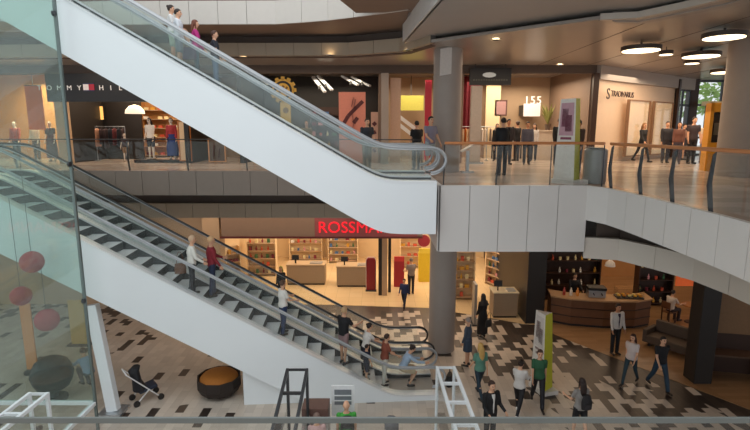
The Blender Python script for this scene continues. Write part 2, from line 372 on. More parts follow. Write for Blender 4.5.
    if st != 'bald':
        t = MB(); n, kk = 18, 12; c0 = Vector((0, -.012, .022)); r = (.085, .104, .108)
        b0 = []
        for i in range(kk+1):
            a = R(-89+178*i/kk)
            for j in range(n):
                q = 2*math.pi*j/n; v = Vector((r[0]*math.cos(a)*math.cos(q), r[1]*math.cos(a)*math.sin(q), r[2]*math.sin(a)))+c0
                if v.y > .025 and v.z < .062: v = Vector((v.x*.72, min(v.y, .045)*.6, v.z*.8))
                if st == 'short' and v.z < -.045: v.z = -.045
                b0.append(H(*v))
        fs = [(i*n+j, i*n+(j+1) % n, (i+1)*n+(j+1) % n, (i+1)*n+j) for i in range(kk) for j in range(n)]+[tuple(range(n-1, -1, -1)), tuple(kk*n+j for j in range(n))]
        t.add(b0, fs)
        if st == 'long':
            p = T(up(0, -.09, .45)); q = H(0, -.075, -.02)
            t.rings([(H(0, -.03, .03), (.07*k, 0, 0), (0, .06*k, 0)), (q, (.085*k, 0, 0), (0, .055*k, 0)), (q.lerp(p, .5), (.095*k, 0, 0), (0, .045*k, 0)), (p, (.09*k, 0, 0), (0, .035*k, 0)), (T(up(0, -.115, .3)), (.05*k, 0, 0), (0, .02*k, 0))], 12)
            for s in (-1, 1): t.cap(H(.066*s, 0, .02), H(.072*s, .01, -.13), .026*k, .02*k, 8)
        if st == 'bun': t.ell(H(0, -.1, .07), (.045*k, .045*k, .042*k), 10, 6)
        if st == 'veil':
            p = T(up(0, -.05, .38)); t.rings([(H(0, -.02, .02), (.092*k, 0, 0), (0, .1*k, 0)), (H(0, -.02, -.12), (.1*k, 0, 0), (0, .1*k, 0)), (p, (.22*k, 0, 0), (0, .15*k, 0))], 14)
        remeshed(t, 'headscarf' if st == 'veil' else 'hair', cm(col, .6), vox, root)
    return root
STAND = dict(legs=((3, 0), (-3, 2)))
WALK = dict(legs=((24, 6), (-20, 14)), arms=((-16, 6, 14), (20, 6, 20)))
WALK2 = dict(legs=((-18, 16), (22, 5)), arms=((18, 6, 22), (-14, 6, 12)))
# ------------------------------------------------------------------ the setting
F2, F3 = 6.3, 11.6
EDGE = [(-22, 17.8), (-12, 16.8), (-8, 16.55), (-4, 16.5), (-1.5, 16.45), (.1, 16.35), (1.0, 16.1), (1.45, 15.7), (1.6, 15.2), (1.6, 12.2), (5.22, 12.2), (5.45, 11.75), (5.53, 10.8), (5.56, 9.6), (5.57, 8.6), (5.57, 7.6), (5.48, 6.6), (5.3, 5), (5, 3), (4.8, 0), (4.8, -3)]
FRONT = [(1.6, 15.2), (1.6, 12.2), (5.22, 12.2)]
LEFT = EDGE[:9]; RIGHT = EDGE[10:]
BEAML = [(-22, 19), (-8, 18.05), (-1, 18), (1, 17), (1.66, 15.4)]
BEAMR = [(5.24, 12.26), (5.88, 12.32), (6.4, 11.4), (6.8, 10.6), (6.95, 9.7), (6.98, 8.9), (6.95, 7), (6.8, 4), (6.6, 0), (6.5, -3)]
OUT = [(30, -3), (30, 27.2), (-22, 27.2)]
L3L = [(-22, 17.8), (-12, 16.8), (-8, 16.55), (-3, 16.5), (-1.5, 16.0), (-.3, 15.35), (.95, 14.6)]
L3R = [(.92, 16.5), (1.2, 13.5), (1.41, 11.3), (1.6, 5), (1.7, -3)]
EDGE3 = L3L+[(1.1, 14.6)]+L3R[1:]
b = MB(); b.box(-24, -3, -.3, 32, 40, 0); struct(b.build('floor', M['mosaic']))
shop_g = [(-7.2, 21.4), (-2, 21.2), (2.4, 20.8), (5.11, 19.45), (5.9, 19.0), (6.6, 18.9), (6.6, 32), (-7.2, 32)]
b = MB(); b.prism(shop_g, .001, .012); struct(b.build('floor_shop', M['shopfloor']))
cafe = [(6.6, 18.4), (6.95, 17.73), (10.43, 12.78), (13.5, 8.4), (30, 8.4), (30, 32), (6.6, 32)]
b = MB(); b.prism(cafe, .001, .012); o = struct(b.build('floor_cafe', M['cafefloor']))
b = MB(); b.prism(EDGE+OUT, F2-.12, F2); struct(b.build('floor_gallery', M['gallery']))
b = MB(); b.prism(EDGE3+OUT, F3-.1, F3); struct(b.build('floor_upper_gallery', M['soffit']))
for nm, F, lo in (('gallery', F2, .77), ('upper_gallery', F3, .66)):
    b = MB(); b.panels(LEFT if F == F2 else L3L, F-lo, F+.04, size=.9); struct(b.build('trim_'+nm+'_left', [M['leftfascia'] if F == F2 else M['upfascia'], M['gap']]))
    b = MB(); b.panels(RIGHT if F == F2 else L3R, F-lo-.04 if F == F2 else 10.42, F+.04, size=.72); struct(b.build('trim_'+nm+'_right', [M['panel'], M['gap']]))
b = MB(); b.panels(FRONT[:2], F2-1.62, F2+.04, size=.5); b.panels(FRONT[1:], F2-1.62, F2+.04, size=.725); b.box(1.62, 12.26, F2-1.6, 5.2, 12.9, F2-.13, 1); b.box(1.66, 12.3, F2-1.6, 5.2, 15.4, F2-.13, 1); struct(b.build('trim_bridge', [M['panel'], M['gap']]))
# recessed beams under both galleries
for nm, zt, zm, zb in (('gallery', 5.56, 5.03, 4.5), ('upper_gallery', 10.9, 10.62, 10.2)):
    for sd, P in (('left', BEAML), ('right', BEAMR)):
        Q = [Vector((p[0], p[1], 0)) for p in P]
        b = MB(); up_ = nm != 'gallery' and sd == 'right'
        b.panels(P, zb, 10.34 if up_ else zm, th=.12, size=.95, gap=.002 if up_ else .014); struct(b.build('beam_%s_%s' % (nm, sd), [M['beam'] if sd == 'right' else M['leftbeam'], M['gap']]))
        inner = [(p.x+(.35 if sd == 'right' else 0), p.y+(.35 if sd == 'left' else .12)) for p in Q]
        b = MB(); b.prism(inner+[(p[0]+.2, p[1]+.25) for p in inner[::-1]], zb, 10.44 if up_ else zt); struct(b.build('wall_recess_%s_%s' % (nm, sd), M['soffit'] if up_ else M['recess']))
CE = BEAML+[(1.7, 12.5)]+[(5.2, 12.5)]+BEAMR[1:]+OUT
b = MB(); b.prism(CE, 4.62, 4.67); struct(b.build('ceiling_ground', M['brown']))
CE3 = BEAML+BEAMR+OUT
b = MB(); b.prism([(x, y) for x, y in CE3], 10.22, 10.3); struct(b.build('ceiling_gallery', M['ceil']))
b = MB(); b.prism(L3R+OUT[:2]+[(.9, 27.2)], 10.42, 10.46); struct(b.build('ceiling_soffit', M['soffit']))
b = MB(); b.prism(L3L+[(.95, 20), (-22, 20)], 10.93, 10.97); struct(b.build('ceiling_soffit_left', M['brown']))
# ceiling joints: slim dark gaps between the metal ceiling planks
b = MB()
for i in range(9): x = 6.5+i*2.0; b.box(x, 12.6 if i < 1 else 3, 10.214, x+.02, 27, 10.2202)
struct(b.build('trim_ceiling_joints', M['gap']))
a, c_, d_, e_ = [at(p, q, 10.95) for p, q in ((336, 0), (356, 13), (424, 12), (432, -8))]
b = MB(); b.prism([(a.x-.4, a.y-2), (c_.x, c_.y), (d_.x, d_.y), (e_.x, e_.y-1.5)], 10.95, 11.5); struct(b.build('ceiling_bulkhead', M['brown']))
# columns run through both floors
def column(name, x, y, r, z0, z1, m):
    b = MB(); b.lathe([(r, z0), (r, z1)], (x, y, 0), 40); o = b.build(name, m, smooth=True); return struct(o)
column('column_round', 2.36, 16.75, .46, 0, 4.52, M['column']); column('column_round_gallery', 2.36, 16.75, .46, F2, 10.22, M['column'])
column('column_gallery_right', 11.05, 15.1, .68, F2, 10.22, M['column'])
b = MB(); b.box(9.75, 14.2, 0, 10.3, 14.75, 4.52); struct(b.build('column_cafe', M['darkcol'], bevel=.02))
b = MB(); b.box(6.02, 19.0, 0, 6.75, 24, 4.52); struct(b.build('wall_shop_divider', M['darkcol']))
b = MB(); b.box(6.6, 24, 0, 6.75, 31, 4.52); struct(b.build('wall_cafe_left', M['darkwood']))
# ground-floor shop shell
b = MB(); b.box(-7.3, 29.5, 0, 6.6, 29.7, 4.52); struct(b.build('wall_shop_back', M['cream']))
b = MB(); b.box(-7.3, 21.5, 0, -7.1, 29.6, 4.52); struct(b.build('wall_shop_left', M['cream']))
b = MB(); b.box(-22, 21.3, 0, -7.3, 21.5, 4.52); struct(b.build('wall_ground_left', M['tan']))
b = MB(); b.box(-6.45, 20.55, 3.24, 2.0, 20.8, 4.52); struct(b.build('beam_shop_fascia', M['brown']))
b = MB(); b.box(-6.5, 20.5, 3.17, 2.0, 20.85, 3.25); struct(b.build('trim_shop_fascia', mat('fascia_edge', hexc('5a1f1e'), .5)))
b = MB(); b.box(-7.3, 20.9, 3.5, 6.1, 29.5, 3.56); struct(b.build('ceiling_shop', M['cream']))
b = MB(); b.box(-7.25, 20.6, 0, -6.55, 21.3, 4.52); struct(b.build('pillar_shop_left', M['tan']))
for i, (px, w) in enumerate(((380.5, .2), (389.5, .13))):
    p = at(px, 295 if i == 0 else 292, 0); b = MB(); b.box(p.x-w/2, p.y-.1, 0, p.x+w/2, p.y+.25, 3.5); struct(b.build('pillar_shop_post', [M['darkcol'], M['tan']][0]))
b = MB(); p = at(378, 296, 0); q = at(388, 293, 0); b.box(p.x+.18, p.y+.02, 0, q.x-.05, p.y+.14, 3.5); struct(b.build('wall_shop_pier', M['tan']))
b = MB(); b.box(-22, 16, 0, -21.8, 27, F3+4); struct(b.build('wall_far_left', M['tan']))
# gallery shops: back wall, dividers, fascia
Y2 = 20.8
b = MB(); b.box(-22, 25.6, F2, 9, 25.8, 10.22); struct(b.build('wall_gallery_back', M['tan']))
b = MB(); b.box(-22, Y2-.05, 9.9, 8.9, Y2+.15, 10.22); struct(b.build('beam_gallery_fascia', M['recess']))
for i, (x, m) in enumerate(((-12.75, 'darkcol'), (-7.75, 'darkcol'), (-5.5, 'darkcol'), (.25, 'brown'), (3.5, 'brown'), (8.8, 'brown'))):
    b = MB(); b.box(x-.09, Y2, F2, x+.09, 25.6, 10.22); struct(b.build('wall_shop_side', M[m]))
for x, w, m in ((.4, .3, 'column'), (8.85, .22, 'darkwood'), (-12.7, .45, 'tan')):
    b = MB(); b.box(x-w/2, Y2-.22, F2, x+w/2, Y2+.05, 9.9); struct(b.build('pillar_gallery', M[m]))
b = MB(); b.box(-22, 21.3, F3, 9, 21.5, F3+4); struct(b.build('wall_upper_back', mat('upper_shop_wall', hexc('6b2f2c'), .6)))
b = MB(); b.box(-22, 17, F3+4, 9, 21.5, F3+4.2); struct(b.build('ceiling_upper', M['soffit']))
# the long shop wall running away at right, then the window wall to the street
W0, W1 = Vector((8.95, 20.8)), Vector((16.4, 26.6)); wd = (W1-W0).normalized(); wn = Vector((-wd.y, wd.x)); WA = math.atan2(wd.y, wd.x)
def along(s, o=0, z=0): p = W0+wd*s-wn*o; return Vector((p.x, p.y, z))
b = MB(); p = along(3.75, -.12, 8.25); b.obox(p, (7.5, .2, 3.95), WA); struct(b.build('wall_right_shop', mat('right_shop_wall', hexc('dcc4aa'), .45, var=.05)))
b = MB(); p = along(4.72, .0, 9.95); b.obox(p, (9.44, .3, .55), WA); struct(b.build('beam_right_shop', M['soffit']))
WX0, WX1, WY = 16.6, 29.5, 27.0
fr = MB()
for x in (16.6, 18.3, 20.0, 21.7, 23.4, 25.1, 26.8, 28.5, 29.5): fr.box(x-.06, WY, F2, x+.06, WY+.14, 10.22)
for z in (F2, 7.2, 8.9, 10.12): fr.box(WX0, WY+.01, z, WX1, WY+.13, z+.1)
w = struct(fr.build('window_1', M['dsteel'])); g = MB(); g.box(WX0, WY+.05, F2+.1, WX1, WY+.07, 10.1); g.build('pane', M['glass'], w)
b = MB(); b.prism([(-4, -3), (4, -3), (4, .82), (-4, .82)], F2-.3, F2); struct(b.build('floor_near_gallery', M['gallery']))
b = MB(); b.box(16.35, 26.55, F2, 16.75, 27.0, 10.22); struct(b.build('pillar_window', M['darkwood']))
fr = MB(); m3 = lambda s, z: along(s, -.05, z)
for s_ in (7.55, 8.5, 9.4): fr.bar(m3(s_, F2), m3(s_, 9.7), .09, .09)
for z_ in (F2+.06, 8.9, 9.64): fr.bar(m3(7.5, z_), m3(9.4, z_), .08, .1)
w2 = struct(fr.build('window_2', M['dsteel'])); g = MB(); g.bar(m3(7.55, 8), m3(9.4, 8), .015, 3.2); g.build('pane', M['glass'], w2)
b = MB(); p = along(7.5, .14, 8.2); b.obox(p, (.2, .14, 3.8), WA); struct(b.build('pillar_wall_strip', M['darkwood']))
# outside the window: street trees and a pale ground
b = MB(); b.box(10, 28, F2-1.2, 60, 75, F2-1); struct(b.build('ground_outside', mat('pavement', hexc('b9b6ad'), .9)))
def tree(x, y, h, r, label):
    t = thing('street_tree', label, 'tree', (x, y, F2-1), 0, 'trees outside the window')
    b = MB(); b.tube([(0, 0, 0), (.05, .02, h*.35), (-.04, 0, h*.7)], .16, 8); b.build('trunk', cm('5b4636'), t, True)
    b = MB()
    for i in range(420):
        a, q = random.uniform(0, 6.28), random.uniform(-1, 1); rr = r*random.uniform(.55, 1)**.5
        c = Vector((math.cos(a)*math.sqrt(1-q*q)*rr, math.sin(a)*math.sqrt(1-q*q)*rr, h*.68+q*rr*.8)); s = random.uniform(.18, .34)
        x1 = Vector((random.gauss(0, 1), random.gauss(0, 1), random.gauss(0, 1))).normalized()*s; y1 = x1.orthogonal().normalized()*s*.6
        b.add([c-x1, c+y1, c+x1, c-y1], [(0, 1, 2, 3)])
    b.build('crown', M['green'], t)
tree(14.2, 37, 8, 2.8, 'leafy green tree outside the window, seen left of the dark wooden pillar')
tree(19.5, 33, 7.5, 2.6, 'leafy green tree outside the window, nearest the dark wooden pillar')
tree(24.5, 36, 8, 3.0, 'leafy green tree outside the window, behind the crowd of visitors')
tree(29.5, 34, 7, 2.6, 'leafy green tree outside the window, mostly behind the round column')
# cafe shell
b = MB(); b.box(6.75, 25.5, 0, 30, 25.7, 4.52); struct(b.build('wall_cafe_back', M['amber']))
# ------------------------------------------------------------------ railing of the gallery bridge
def railing(name, label, pts, posts, rail_mat, size):
    t = thing(name, label, 'railing', (pts[0][0], pts[0][1], F2))
    o = Vector((pts[0][0], pts[0][1], F2))
    P = [Vector((p[0], p[1], F2+.04)) for p in pts]
    b = MB(); b.tube([p-o+Vector((0, 0, 1.02)) for p in P], .018 if size > 1.5 else .036, 10); b.build('handrail', rail_mat, t, True)
    for p, q in zip(P[:-1], P[1:]):
        if (q-p).length < .3: continue
        d = (q-p).normalized(); b = MB(); b.bar(p+d*.04-o+Vector((0, 0, .5)), q-d*.04-o+Vector((0, 0, .5)), .014, .9); b.build('glass_panel', M['rail_glass'], t)
    R_ = resample(pts, size)
    for p, q in zip(R_, R_[1:]+[R_[-1]+(R_[-1]-R_[-2])]):
        d = (q-p).normalized(); n = Vector((-d.y, d.x, 0)); c = Vector((p.x, p.y, F2))-o
        b = MB(); prof = [(.10, .0), (.03, .0), (-.05, .45), (.0, .98), (.05, 1.02), (.03, .5)]
        vs = [c+n*(u+.02)+d*e+Vector((0, 0, z)) for e in (-.012, .012) for u, z in prof]; m = len(prof)
        b.add(vs, [tuple(range(m)), tuple(range(2*m-1, m-1, -1))]+[(i, (i+1) % m, m+(i+1) % m, m+i) for i in range(m)]); b.build('post', M['dsteel'], t)
    return t
inset = lambda P, dx, dy: [(x+dx, y+dy) for x, y in P]
railing('balustrade', 'glass balustrade with orange wooden handrail on the front of the white bridge', [(1.7, 12.32), (3.4, 12.32), (5.1, 12.32), (5.42, 11.9)], 4, M['wood'], 1.22)
railing('balustrade', 'glass balustrade with wooden handrail curving along the right gallery above the cafe', [(5.5, 11.75), (5.62, 10.8), (5.66, 9.6), (5.67, 8.6), (5.67, 7.6), (5.58, 6.6), (5.4, 5), (5.1, 3)], 6, M['wood'], 1.15)
railing('balustrade', 'glass balustrade with thin dark handrail on the left gallery in front of the shops', inset(LEFT[:8], .02, .12), 8, M['rubber'], 1.9)
# ------------------------------------------------------------------ escalators
T30 = math.tan(R(30))
def softplus(x): return x if x > 30 else math.log1p(math.exp(x))
def escalator(label, foot, rz, rise, w, thick, a=1.3, up=1.6, plinth=None, grip='grip'):
    t = thing('escalator', label, 'escalator', foot, rz, 'escalators crossing the atrium')
    Lr = rise/T30; end = a+Lr+up; k = .16
    zs = lambda u: k*T30*(softplus((u-a)/k)-softplus((u-a-Lr)/k))
    U = [-.03+i*(end+.03)/90 for i in range(91)]
    zd = lambda u: zs(u)+.16
    zb = lambda u: zs(u)+.16-thick
    lowest = lambda z: max(z, -foot[2]-.0+.001)
    for nm, v0, v1 in (('side_panel', 0, .07), ('side_panel', w-.07, w)):
        pol = [(u, zd(u)-.02) for u in U]+[(u, lowest(zb(u))) for u in U[::-1]]
        b = MB(); n = len(pol); b.xz(pol, v0, v1); b.build(nm, M['white'], t)
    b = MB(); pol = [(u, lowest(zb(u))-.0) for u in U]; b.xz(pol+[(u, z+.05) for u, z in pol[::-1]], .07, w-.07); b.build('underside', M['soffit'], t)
    for v0, v1 in ((-.01, .28), (w-.28, w+.01)):
        b = MB(); pol = [(u, zd(u)-.02) for u in U]; b.xz(pol+[(u, z+.04) for u, z in pol[::-1]], v0, v1); b.build('deck', M['deck'], t)
    for v0, v1 in ((.27, .285), (w-.285, w-.27)):
        b = MB(); b.xz([(u, zs(u)-.22) for u in U]+[(u, zd(u)-.02) for u in U[::-1]], v0, v1); b.build('skirt', M['dsteel'], t)
    for u0, u1 in ((-.03, a-.75), (end-.9, end)):
        b = MB(); b.box(u0, .28, zs((u0+u1)/2)-.06, u1, w-.28, zs((u0+u1)/2)+.004); b.build('landing_plate', M['steel'], t)
    first = None; n = int((end-.9-(a-.75))/.4)
    for i in range(n):
        u = a-.75+i*.4; z = zs(u+.2)
        if first is None:
            b = MB(); b.box(0, .29, -.012, .4, w-.29, 0); b.box(-.0, .29, -.21, .02, w-.29, -.012, 1)
            for j in range(14): y = .32+j*(w-.64)/13; b.box(.01, y, 0, .39, y+.012, .006, 0)
            first = b.build('step', [M['step'], M['riser']], t); first.location = (u, 0, z)
        else: s = first.copy(); C.objects.link(s); s.parent = t; s.location = (u, 0, z)
    for v in (.15, w-.15):
        uu = [u for u in U if u > .05 and u < end-.25]
        b = MB(); b.xz([(u, zd(u)) for u in uu]+[(u, zd(u)+.76) for u in uu[::-1]], v-.006, v+.006); b.build('glass_panel', M['rail_glass'], t)
        path = [(u, v, zd(u)+.80) for u in uu]
        def loop(u0, z0, s):
            return [(u0+s*.36*math.sin(R(q)), v, z0-.3+.3*math.cos(R(q))) for q in range(10, 181, 17)]
        e0, e1 = path[0], path[-1]
        path = loop(e0[0], e0[2], -1)[::-1]+path+loop(e1[0], e1[2], 1)
        b = MB(); b.tube(path, .034, 8); b.build('handrail', M[grip], t, True)  # default grip is light grey, the sky's sheen on dark rubber painted in
        b = MB(); b.tube([(q[0], q[1], q[2]-.045) for q in path], .02, 6); b.build('handrail_guide', M['steel'], t, True)
    if plinth:
        u0, u1 = plinth; uu = [u for u in U if u0 <= u <= u1]
        pol = [(u, zb(u)+.02) for u in uu if zb(u) > -foot[2]+.03]
        if len(pol) > 1:
            pol = pol+[(pol[-1][0], -foot[2]+.001), (pol[0][0], -foot[2]+.001)]; b = MB(); b.xz(pol, .2, w-.12); b.build('plinth', M['white'], t)
    cz, sz = math.cos(rz), math.sin(rz)
    return t, (lambda u, v, dz=0: Vector((foot[0]+u*cz-v*sz, foot[1]+u*sz+v*cz, foot[2]+zs(u+.0)+dz)))
W1_ = 1.55
e1, E1 = escalator('white upper escalator rising to the left from the bridge, the nearer of two, empty', (1.45, 11.9+W1_, F2), math.pi, 5.3, W1_, 1.28)
e4, E4 = escalator('upper escalator just behind the white one, with four riders', (1.45, 13.6+W1_, F2), math.pi, 5.3, W1_, 1.28, a=1.75)
YAW = math.pi+.0676
e2, E2 = escalator('white escalator to the ground floor, nearer of the two side by side, with riders', (1.695, 14.84, 0), YAW, F2, W1_, 1.5, plinth=(1.45, 5.6))
e3, E3 = escalator('escalator without riders just behind the white one down to the ground floor', (1.695-.0675*1.7, 14.84+1.697, 0), YAW, F2, W1_, 1.5, grip='rubber')
# leaning white strut under the escalator, near the lift
p, q = at(114, 412, 0), on(92, 304, 12.9)
t = thing('support_strut', 'leaning white support strut between floor and escalator underside, beside the glass lift', 'strut', (p.x, p.y, 0))
b = MB(); b.bar((0, 0, .06), (q.x-p.x, q.y-p.y, q.z-.02), .3, .22); b.build('beam', M['white'], t, bevel=.01)
b = MB(); b.box(-.32, -.28, 0, .32, .28, .07); b.build('base_plate', M['steel'], t)
# ---- glass lift at left
LX, LY = -7.05, 11.62
t = thing('glass_lift', 'tall green-tinted glass lift enclosure with slim grey corner post, at the left edge', 'lift', (LX, LY, 0))
b = MB(); b.box(-.012, -3.6, .95, 0, -.05, 16); b.box(-.012, -7.6, .95, 0, -3.66, 16); b.build('side_glass', M['tint'], t)
b = MB(); b.box(-3.2, -.012, .95, -.05, 0, 16); b.build('front_glass', M['tint'], t)
b = MB(); b.box(-.03, -.03, 0, .03, .03, 16); b.build('corner_post', M['post'], t)
b = MB(); b.box(-.04, -3.66, .9, .03, -3.6, 16); b.build('glazing_post', M['post'], t)
for z in (3.6, 6.9, 10.2, 13.2):
    b = MB(); b.cyl((-.02, -.06, z), (.03, -.06, z), .06); b.build('glass_fixing', M['dsteel'], t, True)
b = MB(); b.box(-.05, -7.6, .86, .04, -.05, .95); b.box(-3.2, -.05, .86, -.05, .04, .95); b.build('bottom_rail', M['white'], t)
b = MB(); b.box(-3.2, -7.6, 0, -3.1, .0, .86); b.build('pit_wall', M['gap'], t)
# hanging red paper balls and the black globe behind the lift glass
for i, (px, py, y, r, lab) in enumerate(((32, 262, 12.0, .27, 'red hanging paper ball behind the lift glass, uppermost of three'), (21, 296, 12.35, .25, 'red hanging paper ball behind the lift glass, partly behind the orange post'), (47, 320, 12.3, .29, 'red hanging paper ball behind the lift glass, lowest of three'))):
    c = on(px, py, y); t = thing('paper_ball', lab, 'decoration', c, 0, 'red paper balls by the lift')
    b = MB(); b.ell((0, 0, 0), (r, r, r), 24, 14); b.build('ball', cm('b2303a', .6), t, True)
    b = MB(); b.cyl((0, 0, r*.98), (0, 0, r+3.2-i*.9), .006, n=6); b.build('cord', M['dsteel'], t)
c = at(55, 399, 0); t = thing('globe', 'large dark ribbed globe on a low stand behind the lift glass', 'decoration', (c.x, c.y, 0))
b = MB(); b.lathe([(.35, 0), (.35, .06), (.12, .1), (.1, .24)]); b.build('stand', M['dsteel'], t, True)
b = MB(); b.ell((0, 0, .78), (.54, .54, .54), 32, 20); b.build('sphere', cm('201e1c', .45), t, True)
b = MB()
for a in (-40, 0, 40): b.tube([(.545*math.cos(R(a))*math.cos(q/24*6.283), .545*math.cos(R(a))*math.sin(q/24*6.283), .78+.545*math.sin(R(a))) for q in range(24)], .012, 6, closed=True)
b.build('rib', M['dsteel'], t, True)
c = at(33, 372, 0); t = thing('banner_post', 'slim orange banner post behind the lift glass', 'banner', (c.x, c.y, 0))
b = MB(); b.lathe([(.25, 0), (.25, .04), (.05, .06)]); b.build('base', M['dsteel'], t); b = MB(); b.box(-.17, -.02, .1, .17, .02, 2.3); b.build('banner', cm('d98a4a'), t); b = MB(); b.cyl((0, .03, .05), (0, .03, 2.3), .025); b.build('pole', M['dsteel'], t)
c = at(80, 345, 0); t = thing('banner_post', 'wide ochre banner panel behind the lift glass, beside the white strut', 'banner', (c.x, c.y, 0))
b = MB(); b.box(-.4, -.15, 0, .4, .15, .05); b.build('base', M['dsteel'], t); b = MB(); b.box(-.28, -.02, .05, .28, .02, 1.7); b.build('banner', cm('caa25c'), t)
# ---- the balustrade at the photographer's own gallery edge
t = thing('near_balustrade', 'clear frameless glass balustrade along the near edge, crossing the bottom of the view', 'railing', (0, .74, F2))
b = MB(); b.box(-1.3, -.001, 0.001, 1.6, .001, .932); b.build('glass_panel', glass('near_glass', (.95, .96, .95), haze=.015), t)
b = MB(); b.box(-1.3, -.0022, .932, 1.6, .0022, .941); b.build('top_edge', cm('6a706d', .3), t)
# ---- metal ladder-like stall frames seen from above
def stall(label, px0, px1, py, z, y1, m, cat='stall frame', dz=0):
    p, q = at(px0, py, z), at(px1, py, z); y0 = p.y
    t = thing('metal_stall', label, cat, ((p.x+q.x)/2, y0, 0), 0, 'metal stall frames on the ground floor'); w = q.x-p.x; l = y0-y1
    for s in (-1, 1):
        b = MB(); b.bar((s*w/2, -l, z-dz-.035), (s*w/2, 0, z-.035), .06, .07); b.build('top_rail', m, t)
        for y in (-.035, -l+.035): b = MB(); b.box(s*w/2-.03, y-.03, 0, s*w/2+.03, y+.03, z-.07-(dz if y < -.1 else 0)); b.build('upright', m, t)
        b = MB(); b.box(s*w/2-.005, -l+.07, .12, s*w/2+.005, -.07, z-.1-max(0, dz)); b.build('glass_panel', M['glass'], t)
    n = 6
    for i in range(n): y = -l*i/(n-1); b = MB(); zq = z-dz*i/(n-1); b.box(-w/2, max(y-.03, -l), zq-.06, w/2, min(y+.03, 0), zq-.008); b.build('rung', m, t)
    b = MB(); b.box(-w/2, -l, .08, w/2, 0, .12); b.build('base_shelf', M['dsteel'], t)
    return t
stall('grey metal ladder-like stall frame in front of the escalator side', 287.5, 307, 368, 2.5, 6.6, M['dsteel'], dz=.75)
stall('white metal ladder-like stall frame at the foot of the escalator', 437, 454, 366, 2.3, 6.6, M['white'], dz=-.25)
stall('white metal ladder-like stall frame in the lower left corner by the lift', 30, 48, 392, 2.5, 5.6, M['white'])
# ---- round seat under the escalator
c = at(220, 393, 0); t = thing('pod_seat', 'round dark wicker pod seat with orange cushion under the escalator', 'seat', (c.x, c.y, 0))
b = MB(); b.lathe([(.3, 0), (.54, .1), (.64, .3), (.64, .56), (.6, .56), (.58, .34), (.4, .24), (.05, .22)], n=10); b.build('shell', cm('2b211c', .6), t)
b = MB(); b.lathe([(.05, .23), (.4, .25), (.55, .36), (.55, .52), (.45, .62), (.28, .68), (.03, .7)], n=24); b.build('cushion', cm('b06c26'), t, True)
# ---- advertising totems
def totem(label, loc, rz, h, art):
    t = thing('advertising_totem', label, 'sign', loc, rz, 'three-sided advertising totems')
    def tri(s0, s1): return [(-.33, -.16), (.33, -.16), (.12, .3)]
    b = MB(); v = []
    for z, k in ((.12, 1.0), (h, .72)):
        v += [(x*k, y*k-.02*z, z) for x, y in tri(0, 0)]
    b.add(v, [(0, 1, 4, 3), (0, 2, 1), (3, 4, 5)], 0); b.add(v, [(1, 2, 5, 4), (2, 0, 3, 5)], 1); b.build('body', [cm('e9e4dc', .5), cm('c6c433', .5)], t)
    b = MB(); b.box(-.36, -.2, 0, .36, .34, .12); b.build('base', cm('ddd8d0', .5), t)
    b = MB()
    def q(x0, x1, f0, f1, mi):
        pt = lambda x, f: (lambda k, z: (x*k, -.16*k-.02*z-.006, z))(1-.28*f, .12+(h-.12)*f)
        b.add([pt(x0, f0), pt(x1, f0), pt(x1, f1), pt(x0, f1)], [(0, 1, 2, 3)], mi)
    q(-.27, .27, .55, .95, 0); q(-.2, .05, .66, .88, 1); q(-.05, .2, .6, .8, 1); q(-.2, .2, .5, .53, 1); q(-.15, .15, .44, .47, 1)
    b.build('poster', [cm(art[0], .5), cm(art[1], .5)], t)
c = at(590, 189, F2); totem('white advertising totem with pink poster and lime side, standing on the bridge', (5.0, 12.95, F2), R(-62), 2.15, ('caa0ac', '8e4a62'))
c = at(541, 390, 0); totem('white advertising totem with lime side on the ground floor tiles', (c.x, c.y, 0), R(-75), 2.45, ('d9d2cd', '9a8684'))
c = at(606, 191, F2); t = thing('litter_bin', 'grey metal cylinder bin behind the bridge railing, beside the totem', 'bin', (5.75, 13.1, F2))
b = MB(); b.lathe([(.27, 0), (.29, .05), (.29, .86), (.25, .9)]); b.build('body', cm('8a8684', .4, metal=.3), t, True); b = MB(); b.lathe([(.2, .901), (.2, .92)]); b.build('lid', M['black'], t)
# ---- yellow kiosk by the round column
c = at(714, 172, F2); t = thing('info_kiosk', 'yellow kiosk booth with dark screen beside the big right-hand column', 'kiosk', (11.58, 17.0, F2), R(-18))
b = MB(); b.box(-.42, -.3, .0, .42, .3, .95); b.box(-.42, -.3, .95, -.32, .3, 2.25); b.box(.32, -.3, .95, .42, .3, 2.25); b.box(-.42, -.3, 1.95, .42, .3, 2.25); b.box(-.32, .2, .95, .32, .3, 1.95); b.build('body', cm('d9961f', .45), t, bevel=.01)
b = MB(); b.box(-.31, -.02, .96, .31, .05, 1.94); b.build('screen', cm('2c2a26', .2), t); b = MB(); b.box(-.2, -.035, 1.2, .15, -.021, 1.6); b.build('display_picture', cm('6d6a58', .3), t)
# ---- drum lamps under the gallery ceiling and small spots in the soffits
first = None
for px, py, r, lab in ((641, 50, .55, 'large dark drum ceiling lamp, leftmost of the group over the right gallery'), (701, 56, .56, 'large dark drum ceiling lamp, in the middle of the group over the right gallery'), (724, 37, .5, 'large dark drum ceiling lamp close to the big right-hand column'), (666, 54, .2, 'small drum ceiling lamp between the two large ones'), (692, 63, .24, 'small drum ceiling lamp just under the large one'), (727, 72, .6, 'drum ceiling lamp farthest back beside the right-hand column')):
    c = at(px, py, 10.0); t = thing('ceiling_drum_lamp', lab, 'ceiling lamp', (c.x, c.y, 9.98), 0, 'drum lamps over the right gallery')
    b = MB(); b.lathe([(r, .0), (r, .12), (r*.3, .13), (r*.06, .14), (r*.06, .235)], n=32); sh = b.build('shade', cm('4a3f38', .5), t, True); b = MB(); b.lathe([(r*.93, -.012), (r*.93, .0)], n=32); b.build('diffuser', M['lamp'], sh)
n = 0
